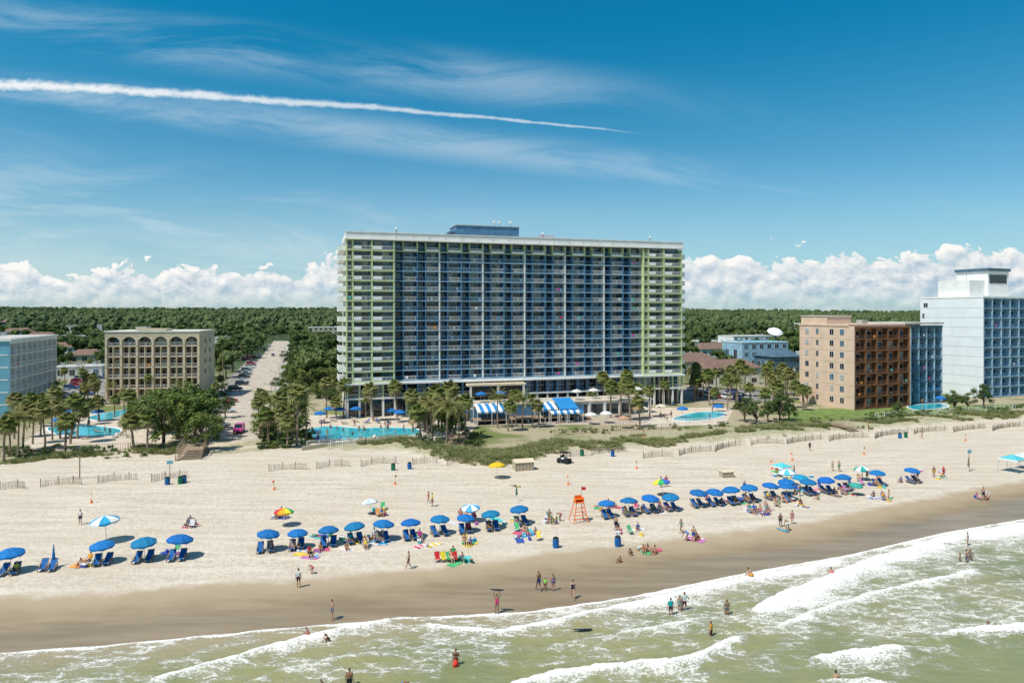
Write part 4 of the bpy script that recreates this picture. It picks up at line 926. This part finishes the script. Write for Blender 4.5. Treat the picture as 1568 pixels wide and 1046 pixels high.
stand=[(457,900,'stand',0,'tee',(.6,.6,.6)),(478,880,'bend',1,'bikini',(.6,.1,.1),.75),(509,946,'stand',2,'trunks',(.05,.1,.3)),(472,971,'squat',1,'trunks',(.6,.1,.05),.8),(502,978,'squat',2,'suit',(.02,.02,.05),.8),
 (535,1046,'stand',0,'trunks',(.02,.02,.03),1.05),(492,1052,'stand',1,'trunks',None,.75),(613,1052,'bend',-1.2,'bikini',(.02,.2,.6)),(698,1014,'stand',PI,'bikini',(.03,.03,.03)),(761,936,'up',PI,'suit',(.6,.05,.2)),
 (825,903,'walk',.5,'trunks',(.05,.08,.3)),(835,903,'stand',0,'tee',(.3,.7,.1),.7),(847,903,'stand',.3,'bikini',(.05,.1,.5)),(877,914,'walk',PI,'suit',(.03,.03,.08)),(950,861,'sit',2,'trunks',(.6,.2,.05),.75),(967,851,'squat',2,'bikini',None,.8),
 (985,845,'sit',PI,'bikini'),(1003,846,'sit',PI-.6,'trunks'),(1027,938,'stand',PI,'tee',(.0,.35,.35),1.0),(1041,932,'stand',2.6,'bikini',(.1,.4,.4)),(1048,931,'hips',PI,'tee',(.55,.6,.6)),(1113,938,'stand',PI,'bikini',(.03,.15,.2)),
 (1089,969,'stand',1,'tee',(.75,.35,.02)),(1150,882,'squat',1,'trunks',None),(1274,878,'squat',0,'suit',(.7,.15,.2)),(1482,831,'stand',1,'trunks'),(1470,857,'stand',1,'bikini',(.02,.02,.03),.75),(1480,858,'stand',1,'trunks',(.02,.1,.3)),(1486,855,'hips',2,'suit',(.2,.2,.2)),
 (1513,957,'walk',1.5,'suit',(.65,.1,.12)),(1280,1036,'stand',.3,'trunks',(.02,.02,.02)),(626,872,'walk',1.5,'trunks',(.02,.02,.02)),(943,813,'stand',PI,'trunks',(.02,.03,.06)),(1043,816,'walk',2,'bikini'),(1052,828,'bend',1,'suit',(.1,.2,.5)),(1062,829,'stand',PI,'trunks',(.02,.1,.4)),
 (1195,806,'stand',PI,'trunks',(.02,.02,.03)),(1213,802,'stand',PI,'bikini',(.6,.1,.4)),(1206,812,'bend',0,'trunks'),(1240,690,'stand',PI,'tee',(.02,.02,.02)),(1275,721,'stand',2,'bikini'),(1285,722,'stand',2,'trunks'),
 (656,770,'walk',2,'bikini'),(662,775,'stand',2,'tee'),(123,803,'stand',PI,'tee',(.65,.65,.65)),(1445,730,'stand',2,'tee'),(1430,730,'stand',0,'trunks'),(840,800,'sit',PI),(852,802,'sit',2),(858,798,'bend',2),(1155,786,'chair',PI),(1165,788,'chair',PI),(1175,782,'sit',PI),
 (1020,745,'stand',PI),(1012,746,'stand',2),(1506,765,'stand',2,'trunks'),(1512,764,'sit',2),(1338,760,'sit',2),(1361,768,'stand',1,'bikini'),(1300,745,'sit',1),(1320,742,'stand',1),(1253,765,'sit',1),(1225,760,'stand',1),(430,790,'chair',PI),(440,792,'sit',PI),(590,790,'sit',2),(576,788,'lie',1),
 (1140,755,'stand',PI),(1190,770,'sit',PI),(1208,728,'sit',0),(1216,730,'stand',1),(1280,760,'lie',1),(1235,755,'stand',.5),(1405,735,'stand',2),(1380,738,'sit',2),(1328,735,'hips',PI),(983,785,'bend',2),(1105,770,'sit',2),(790,745,'lie',1),(124,868,'sit',PI),(137,866,'chair',PI),(1330,660,'stand',1,'tee'),(1412,672,'walk',1)]
for a in stand: who(*a)
for k in range(16): who(U(480,720),U(650,664),random.choice(['stand','walk','sit','hips']),z=.03)
for k in range(8): who(U(485,630),U(658,668),'stand',z=-.75)
for k in range(8): who(U(90,230),U(650,672),random.choice(['stand','walk']),z=.03)
for k in range(10): who(U(740,960),U(642,652),random.choice(['stand','walk']),z=.03)
for k in range(5): who(U(1000,1100),U(636,648),'stand',z=.03)

# ------------------------------------------------------------------ beach furniture
def umbrella(cols,r=1.12,h=2.2,pole=WHITE,sides=8,val=True):
    mb=MB(); rings=[(0,h),(r*.35,h-.07),(r*.72,h-.22),(r,h-.42)]; per=2
    n=sides*per
    def pt(rr,z,i,vd=0):
        a=2*math.pi*i/n; sag=1 if i%per==0 else .955; zz=z+(0 if i%per==0 else -.03)-vd; return (rr*sag*math.cos(a),rr*sag*math.sin(a),zz)
    for i in range(n):
        m=cols[(i//per)%len(cols)]
        mb.add([pt(0,h,0),pt(rings[1][0],rings[1][1],i),pt(rings[1][0],rings[1][1],i+1)],[(0,1,2)],m)
        for k in(1,2): mb.add([pt(*rings[k],i),pt(*rings[k+1],i),pt(*rings[k+1],i+1),pt(*rings[k],i+1)],[(0,1,2,3)],m)
        if val: mb.add([pt(*rings[3],i),pt(*rings[3],i,.2 if i%2 else .14),pt(*rings[3],i+1,.14 if i%2 else .2),pt(*rings[3],i+1)],[(0,1,2,3)],m)
    for i in range(sides):
        a=2*math.pi*i/sides; mb.tube((0,0,h-.45),(r*.6*math.cos(a),r*.6*math.sin(a),h-.2),.012,.012,METAL,3,False)
    mb.tube((0,0,-.1),(0,0,h+.12),.03,.025,pole,6); return mb.mesh('umbrella_mesh')
UMB=umbrella([CLOTH]); UMW=umbrella([CLOTH,WCLOTH]); cm_=[M('umb_%d'%i,c,.8,.1,2) for i,c in enumerate([(.6,.04,.05),(.8,.35,.02),(.8,.65,.05),(.05,.4,.12),(.03,.15,.5),(.3,.05,.35)])]; UMR=umbrella(cm_)
def chaise():
    mb=MB()
    for s in(-.3,.3):
        mb.box(s-.025,-.75,.26,s+.025,.75,.33,WOOD); mb.box(s-.03,-.6,0,s+.03,-.53,.27,WOOD); mb.box(s-.03,.45,0,s+.03,.52,.27,WOOD); mb.tube((s,.1,.33),(s,.78,.88),.025,.025,WOOD,4); mb.tube((s,.5,.33),(s,.6,.72),.02,.02,WOOD,4)
        mb.box(s-.04,-.35,.5,s+.04,.3,.54,WOOD); mb.box(s-.02,-.33,.33,s+.02,-.28,.5,WOOD)
    P_=[(-.78,.35),(-.4,.30),(-.05,.28),(.12,.36),(.45,.63),(.80,.92)]
    for (a,b_),(c,d) in zip(P_[:-1],P_[1:]): mb.add([(-.28,a,b_),(.28,a,b_),(.28,c,d),(-.28,c,d),(-.28,a,b_-.03),(.28,a,b_-.03),(.28,c,d-.03),(-.28,c,d-.03)],[(0,1,2,3),(7,6,5,4),(0,4,5,1),(2,6,7,3),(1,5,6,2),(3,7,4,0)],CLOTH)
    mb.box(-.3,.72,.86,.3,.8,.92,WOOD); return mb.mesh('chair_mesh')
CH=chaise()
def foldchair():
    mb=MB()
    for s in(-.27,.27): mb.tube((s,-.3,0),(s,.25,.45),.018,.018,METAL,5); mb.tube((s,.3,0),(s,-.28,.4),.018,.018,METAL,5); mb.tube((s,.12,.3),(s,.42,.95),.018,.018,METAL,5); mb.tube((s,-.28,.5),(s,.2,.55),.022,.022,WHITE,5)
    mb.add([(-.26,-.28,.38),(.26,-.28,.38),(.26,0,.31),(-.26,0,.31),(.26,.15,.36),(-.26,.15,.36),(.26,.42,.93),(-.26,.42,.93)],[(0,1,2,3),(3,2,4,5),(5,4,6,7)],CLOTH); return mb.mesh('fchair')
FC=foldchair()
BL=(.012,.165,.47); random.seed(17)
UL=[(17,845),(158,832),(222,828),(272,826),(408,815),(455,811),(503,807),(545,802),(585,800),(629,797),(673,791),(712,788),(753,784),(797,777),(929,767),(963,764),(994,760),(1028,757),(1068,752),(1093,750),(1121,748),(1148,745),(1178,741),(1205,743),(1237,735),(1265,733),(1292,729),(1343,722),(1395,718)]
def gz(x,y): return float(hgt(np.array([x]),np.array([y]))[0])
for (px,py) in UL:
    x,y=G(px,py,1.95); inst('beach_umbrella',UMB,(x,y,gz(x,y)-.05),0,U(.94,1.06)*(1.1 if px<300 else 1),(BL[0],BL[1]*U(.8,1.2),BL[2]*U(.8,1.1)),rot=(U(-.09,.12),U(-.09,.09),U(0,6)))
    for s in(-.48,.48):
        cx,cy=x+s*.97+U(-.05,.2),y+s*.3-.35+U(-.15,.15); inst('beach_lounge_chair',CH,(cx,cy,gz(cx,cy)),CO+U(-.18,.18),1,(.015,.13,.38))
        if R()<.38: who(0,0,'chair',PI+CO,z=gz(cx,cy)-.08,xy=(cx,cy+.1))
TW=[(.02,.3,.6),(.7,.1,.2),(.8,.6,.1),(.1,.6,.6),(.7,.7,.7),(.6,.2,.5),(.05,.1,.4),(.9,.4,.1),(.1,.5,.2)]
def towel_mesh():
    mb=MB(); n=8; vs=[]; fs=[]
    for i in range(n+1):
        for j in range(5): vs.append((j*.22-.44,i*.22-.88,.03+.02*math.sin(i*1.3+j)+.012*math.cos(j*2+i)))
    for i in range(n):
        for j in range(4): fs.append(((i*5+j),(i*5+j+1),(i*5+j+6),(i*5+j+5)))
    m1=[f for k,f in enumerate(fs) if (k//4)%3!=1]; m2=[f for k,f in enumerate(fs) if (k//4)%3==1]
    mb.add(vs,m1,CLOTH); mb.add(vs,m2,WCLOTH) ; return mb.mesh('towel_mesh',True)
def towel_plain():
    mb=MB(); vs=[];fs=[]
    for i in range(9):
        for j in range(5): vs.append((j*.24-.48,i*.23-.92,.035+.02*math.sin(i*1.1+j*.8)))
    for i in range(8):
        for j in range(4): fs.append(((i*5+j),(i*5+j+1),(i*5+j+6),(i*5+j+5)))
    mb.add(vs,fs,CLOTH); return mb.mesh('towel_mesh',True)
T1,T2=towel_mesh(),towel_plain()
def towel(px,py,c=None,rz=None): x,y=G(px,py); inst('beach_towel',random.choice((T1,T2)),(x,y,gz(x,y)),U(0,6.28) if rz is None else rz,U(.9,1.15),c or random.choice(TW))
mb=MB(); mb.ext([(-.3,-.18),(.3,-.18),(.3,.18),(-.3,.18)],0,.3,CLOTH); mb.box(-.32,-.2,.3,.32,.2,.38,WCLOTH); mb.tube((-.3,0,.38),(-.15,0,.5),.015,.015,METAL,4); mb.tube((.3,0,.38),(.15,0,.5),.015,.015,METAL,4); mb.tube((-.15,0,.5),(.15,0,.5),.015,.015,METAL,4); COOL=mb.mesh('cooler')
mb=MB(); mb.ext([(-.22,-.1),(.22,-.1),(.26,.0),(.22,.12),(-.22,.12),(-.26,0)],0,.32,CLOTH)
for s in(-.1,.12): mb.tube((-.14,s,.32),(-.06,s,.5),.012,.012,CLOTH,4); mb.tube((.14,s,.32),(.06,s,.5),.012,.012,CLOTH,4); mb.tube((-.06,s,.5),(.06,s,.5),.012,.012,CLOTH,4)
BAG=mb.mesh('bag')
def bits(px,py,n,spx,spy,people=.5):
    for k in range(n):
        a=px+U(-spx,spx);b_=py+U(-spy,spy); r=R()
        if r<.45:
            towel(a,b_)
            if R()<people: x,y=G(a,b_); who(0,0,random.choice(['lie','sit','sit']),U(2.4,4.2),xy=(x,y))
        elif r<.65:
            x,y=G(a,b_); inst('folding_beach_chair',FC,(x,y,gz(x,y)),CO+U(-.5,.5),1,random.choice(TW))
            if R()<people: who(0,0,'chair',PI+CO,xy=(x,y+.05),z=gz(x,y)-.05)
        elif r<.82: x,y=G(a,b_); inst('beach_bag',BAG,(x,y,gz(x,y)),U(0,6),1,random.choice(TW))
        else: x,y=G(a,b_); inst('cooler',COOL,(x,y,gz(x,y)),U(0,6),1,random.choice(TW))
for g in [(470,845,10,24,9),(548,833,10,26,8),(585,828,5,20,5),(650,832,5,18,6),(716,830,4,14,5),(806,820,9,20,8),(965,815,7,22,6),(846,798,5,12,5),(1160,782,8,18,6),(1205,770,8,26,8),(1215,728,8,30,6),(1260,752,14,50,8),(1320,740,10,34,8),(1420,728,8,26,6),(990,842,5,14,5),(287,806,4,10,3),(430,790,4,10,3),(580,786,7,16,6),(690,858,6,20,5),(700,800,5,40,6),(928,780,6,14,4),(1060,825,3,10,4),(1350,765,5,18,4),(135,865,5,14,4),(270,845,4,14,4),(995,780,5,24,5),(1105,765,8,50,5),(1500,762,3,12,3),(500,825,5,24,5),(770,800,5,30,6),(1130,768,4,24,6)]: bits(*g)
for a in[(590,829,(.75,.75,.73),1.2),(580,832,(.7,.7,.7),1.3),(462,842,(.05,.4,.7),1),(478,850,(.05,.5,.7),.6)]: towel(*a)
for k,(c,dx_) in enumerate([((.6,.03,.03),0),((.75,.6,.03),9),((.03,.45,.1),18),((.6,.03,.03),27)]): x,y=G(670+dx_,860); inst('folding_beach_chair',FC,(x,y,gz(x,y)),CO,1,c)
for (px,py,me,c,s) in[(164,793,UMW,(.03,.35,.6),1.35),(434,780,UMR,None,1.0),(568,766,UMW,(.5,.6,.65),.9),(722,773,UMW,(.1,.4,.7),1.0),(1016,736,UMR,None,1.1),(762,710,UMB,(.8,.5,.02),1.15),(1205,720,UMW,(.1,.5,.65),1.1),(1225,728,UMB,(.02,.3,.5),1.0),(1322,715,UMW,(.02,.35,.3),1.0),(1205,735,UMB,BL,1.0),(1310,740,UMB,(.05,.35,.3),.8)]:
    x,y=G(px,py,1.95*s); inst('beach_umbrella',me,(x,y,gz(x,y)-.05),0,s,c,rot=(U(-.15,.15),U(-.15,.15),U(0,6)))
for (px,py,c) in[(505,640,BL),(520,641,BL),(545,640,BL),(598,643,BL),(612,646,BL),(640,650,(.7,.7,.68)),(490,648,BL),(665,640,BL),(985,640,(.7,.65,.5)),(1012,636,(.7,.65,.5)),(928,648,(.7,.7,.68)),(905,650,(.7,.7,.68)),(880,645,BL),(708,645,BL),(1045,640,BL),(1100,636,BL),(150,645,BL),(110,645,BL),(90,658,BL),(1440,622,BL),(955,656,(.5,.3,.2))]:
    x,y=G(px,py); inst('patio_umbrella',UMB,(x,y,.02),0,1.25,c)
for t in(31,36,55,60,64,69,72): x,y=HL(t,-9+U(-2,2)); inst('patio_umbrella',UMB,(x,y,3.6),0,1.2,(.65,.65,.63) if t>50 else BL)
for k in range(26): x,y=G(485+k*8.5,648+U(-3,2) if k%2 else 676-(k*.25)); inst('pool_lounge_chair',CH,(x,y,.03),U(0,6.28),1,random.choice([(.02,.15,.4),(.65,.65,.65)]))
for k in range(10): x,y=G(U(80,220),U(645,675)); inst('pool_lounge_chair',CH,(x,y,.03),U(0,6.28),1,(.6,.6,.6))
mb=MB(); mb.tube((0,0,0),(0,0,2.3),.03,.03,WHITE,6); mb.tube((0,0,.9),(0,0,1.3),.16,.12,CLOTH,8); mb.tube((0,0,1.3),(0,0,2.25),.12,.03,CLOTH,8); FU=mb.mesh('folded_umbrella')
for px,py,c in[(82,868,BL),(791,768,(.02,.15,.1)),(1483,722,(.2,.15,.1))]: x,y=G(px,py); inst('folded_umbrella',FU,(x,y,gz(x,y)),0,1,c)
for px,py in[(66,872),(80,872)]: x,y=G(px,py); inst('beach_lounge_chair',CH,(x,y,gz(x,y)),CO,1,(.015,.13,.38))
mb=MB()
for s in(-1,1):
    for t in(-1,1): mb.tube((s*.95,t*.8,0),(s*.45,t*.4,2.3),.06,.05,ORANGE,5)
    mb.tube((s*.75,-.62,.9),(s*.75,.62,.9),.04,.04,ORANGE,5); mb.tube((s*.6,-.5,1.6),(s*.6,.5,1.6),.04,.04,ORANGE,5)
for z,k in((.45,.84),(.9,.75),(1.3,.67),(1.7,.58)): mb.tube((-k,-k*.84,z),(k,-k*.84,z),.045,.045,ORANGE,5)
mb.box(-.55,-.5,2.3,.55,.5,2.38,ORANGE); mb.box(-.45,.15,2.38,.45,.22,3.1,ORANGE); mb.box(-.45,-.3,2.65,.45,.14,2.71,ORANGE)
for s in(-.5,.5): mb.box(s-.04,-.4,2.38,s+.04,.14,2.9,ORANGE)
mb.tube((.5,.3,2.3),(.5,.3,4.1),.025,.02,METAL,5); mb.add([(.5,.3,4.05),(1.1,.35,3.95),(1.08,.3,3.6),(.5,.3,3.65)],[(0,1,2,3)],RED)
x,y=G(886,798); mb.obj('lifeguard_stand',(x,y,0),CO)
mb=MB(); mb.tube((0,0,0),(0,0,1.5),.025,.02,METAL,5); mb.add([(0,0,1.45),(0,.02,.9),(.38,.03,1.15)],[(0,1,2)],ORANGE); mb.tube((0,0,0),(0,0,.45),.2,.06,ORANGE,8); PEN=mb.mesh('pennant')
for px,py in[(420,750),(605,742),(140,770),(975,718),(1323,696),(1478,675),(1213,705),(870,742),(985,673),(1182,718)]: x,y=G(px,py); inst('orange_marker_flag',PEN,(x,y,gz(x,y)),U(0,6))
def barrel(m):
    mb=MB(); mb.tube((0,0,0),(0,0,.3),.28,.31,m,12); mb.tube((0,0,.3),(0,0,.62),.31,.31,m,12); mb.tube((0,0,.62),(0,0,.92),.31,.28,m,12)
    for z in(.3,.6): mb.tube((0,0,z),(0,0,z+.04),.33,.33,m,12)
    mb.tube((0,0,.9),(0,0,1.02),.3,.22,BLACK,12); return mb.mesh('barrel')
BB=barrel(M('barrel_blue',(.01,.12,.35),.6)); BG=barrel(M('barrel_green',(.01,.16,.08),.6))
for px,py,m in[(602,720,BG),(627,718,BB),(256,742,BB),(276,741,BG),(282,739,BB),(891,698,BG),(938,699,BB),(1378,671,BB),(1387,670,BG),(946,836,BB),(851,838,BB)]:
    x,y=G(px,py); inst('trash_barrel',m,(x,y,gz(x,y)),0,1.1)
mb=MB(); mb.box(-1.3,-.7,0,1.3,.7,1.1,FENCE); mb.add([(-1.4,-.8,1.1),(1.4,-.8,1.1),(1.4,.8,1.1),(-1.4,.8,1.1),(-1.4,0,1.5),(1.4,0,1.5)],[(0,1,5,4),(2,3,4,5),(1,2,5),(3,0,4)],TAN2)
for k in range(6): mb.box(-1.2+k*.45,-.73,.05,-1.12+k*.45,-.701,1.08,WOOD)
me=mb.mesh('equipment_box'); x,y=G(801,719); inst('beach_storage_box',me,(x,y,0),CO,1.2); x,y=G(1112,730); inst('beach_storage_box',me,(x,y,0),CO,.75)
mb=MB(); mb.box(-.6,-1.1,.35,.6,1.1,.75,BLACK); mb.box(-.55,-.2,.75,.55,.3,.95,WHITE); mb.box(-.55,.3,.75,.55,.4,1.35,BLACK)
for s in(-.6,.6):
    for t in(-.75,.75): mb.tube((s-.1,t,.3),(s+.1,t,.3),.3,.3,BLACK,10)
    for t in(-.9,.5): mb.tube((s*.9,t,.7),(s*.85,t*.8,1.8),.03,.03,BLACK,4)
mb.box(-.6,-.9,1.8,.6,.6,1.86,BLACK); x,y=G(864,709); mb.obj('beach_utility_cart',(x,y,0),CO+.6)
mb=MB(); mb.tube((0,0,0),(0,0,3.6),.06,.05,WOOD,6); mb.box(-.45,-.04,2.9,.45,.04,3.5,WHITE); mb.box(-.4,-.06,3.0,.4,-.041,3.4,MIDB); SG=mb.mesh('sign')
for px,py in[(260,741),(1484,722)]: x,y=G(px,py); inst('beach_sign',SG,(x,y,0),CO)
mb=MB(); mb.tube((0,0,0),(0,0,3.4),.09,.08,WOOD,6); mb.tube((-.3,0,3.1),(.3,0,3.1),.04,.04,WOOD,5); x,y=G(122,733); mb.obj('wooden_post',(x,y,0))
def board(L_=2.0,w_=.5):
    mb=MB(); n=14; vs=[]
    for zz in(0,.07):
        for i in range(n):
            a=6.283*i/n; vs.append((w_/2*math.cos(a)*(1-.25*math.sin(a)),L_/2*math.sin(a),zz+.05*abs(math.sin(a))**3))
    mb.add(vs,[tuple(range(n-1,-1,-1)),tuple(range(n,2*n))]+[(i,(i+1)%n,n+(i+1)%n,n+i) for i in range(n)],CLOTH); return mb.mesh('board',True)
BD=board()
for px,py,c,rot,z,s in[(702,858,(.1,.5,.35),(-.5,0,.3),.2,.8),(713,860,(.15,.6,.4),(-.5,0,-.3),.2,.8),(721,860,(.6,.65,.6),(-.5,0,.1),.2,.8),(1199,812,(.1,.4,.6),(0,0,.6),.05,.8)]:
    x,y=G(px,py); inst('bodyboard',BD,(x,y,gz(x,y)+z),0,s,c,rot=rot)
x,y=G(892,966,WZ); inst('surfboard',BD,(x,y,WZ+.10),0,.8,(.02,.03,.05),rot=(.05,.35,1.75))
x,y=G(698,1014,-.1); inst('bodyboard',BD,(x,y-.28,gz(x,y)+.62),0,(.8,.42,1),(.7,.05,.03),rot=(1.45,0,.2))
x,y=G(761,936,-.1); inst('bodyboard',BD,(x,y,gz(x,y)+1.98),0,.6,(.02,.03,.04),rot=(0,0,1.4))
mb=MB()
for s in(-1,1):
    for t in(-1,1): mb.tube((s*1.4,t*1.4,0),(s*1.3,t*1.3,2.1),.03,.03,METAL,5)
vs=[(-1.35,-1.35,2.1),(1.35,-1.35,2.1),(1.35,1.35,2.1),(-1.35,1.35,2.1),(0,0,2.75)]; mb.add(vs,[(0,1,4),(1,2,4),(2,3,4),(3,0,4)],CLOTH)
mb.add([(a*1.001,b_*1.001,c-d) for a,b_,c in vs[:4] for d in(0,.25)],[(0,1,3,2),(2,3,5,4),(4,5,7,6),(6,7,1,0)],WCLOTH); TN=mb.mesh('canopy')
for px,py,c,s in[(1550,722,(.1,.5,.55),1),(1570,718,(.6,.65,.65),1),(1197,730,(.1,.55,.6),.8)]: x,y=G(px,py); inst('beach_canopy_tent',TN,(x,y,0),CO+.2,s,c)
mb=MB(); mb.tube((0,0,0),(0,0,8.5),.1,.06,METAL,7); mb.tube((0,0,8.4),(1.3,0,8.8),.05,.04,METAL,5); mb.box(1.1,-.12,8.74,1.7,.12,8.86,METAL); LP=mb.mesh('lamp')
for k in range(7): x,y=SP(7.2,30+k*36); inst('street_lamp',LP,(x,y,.1),CO+PI)
x,y=G(1150,618); inst('street_lamp',LP,(x,y,0),CO); x,y=G(150,600); inst('street_lamp',LP,(x,y,0),CO)
mb=MB(); mb.tube((0,0,0),(0,0,11),.16,.11,WOOD,6); mb.box(-1.2,-.06,9.8,1.2,.06,9.95,WOOD)
for s in(-1,0,1): mb.tube((s,0,9.95),(s,0,10.2),.05,.05,GREY,5)
UP=mb.mesh('pole')
for k in range(8): x,y=SP(-13.5,50+k*45); inst('utility_pole',UP,(x,y,0),CO)
print('objects',len(bpy.data.objects))
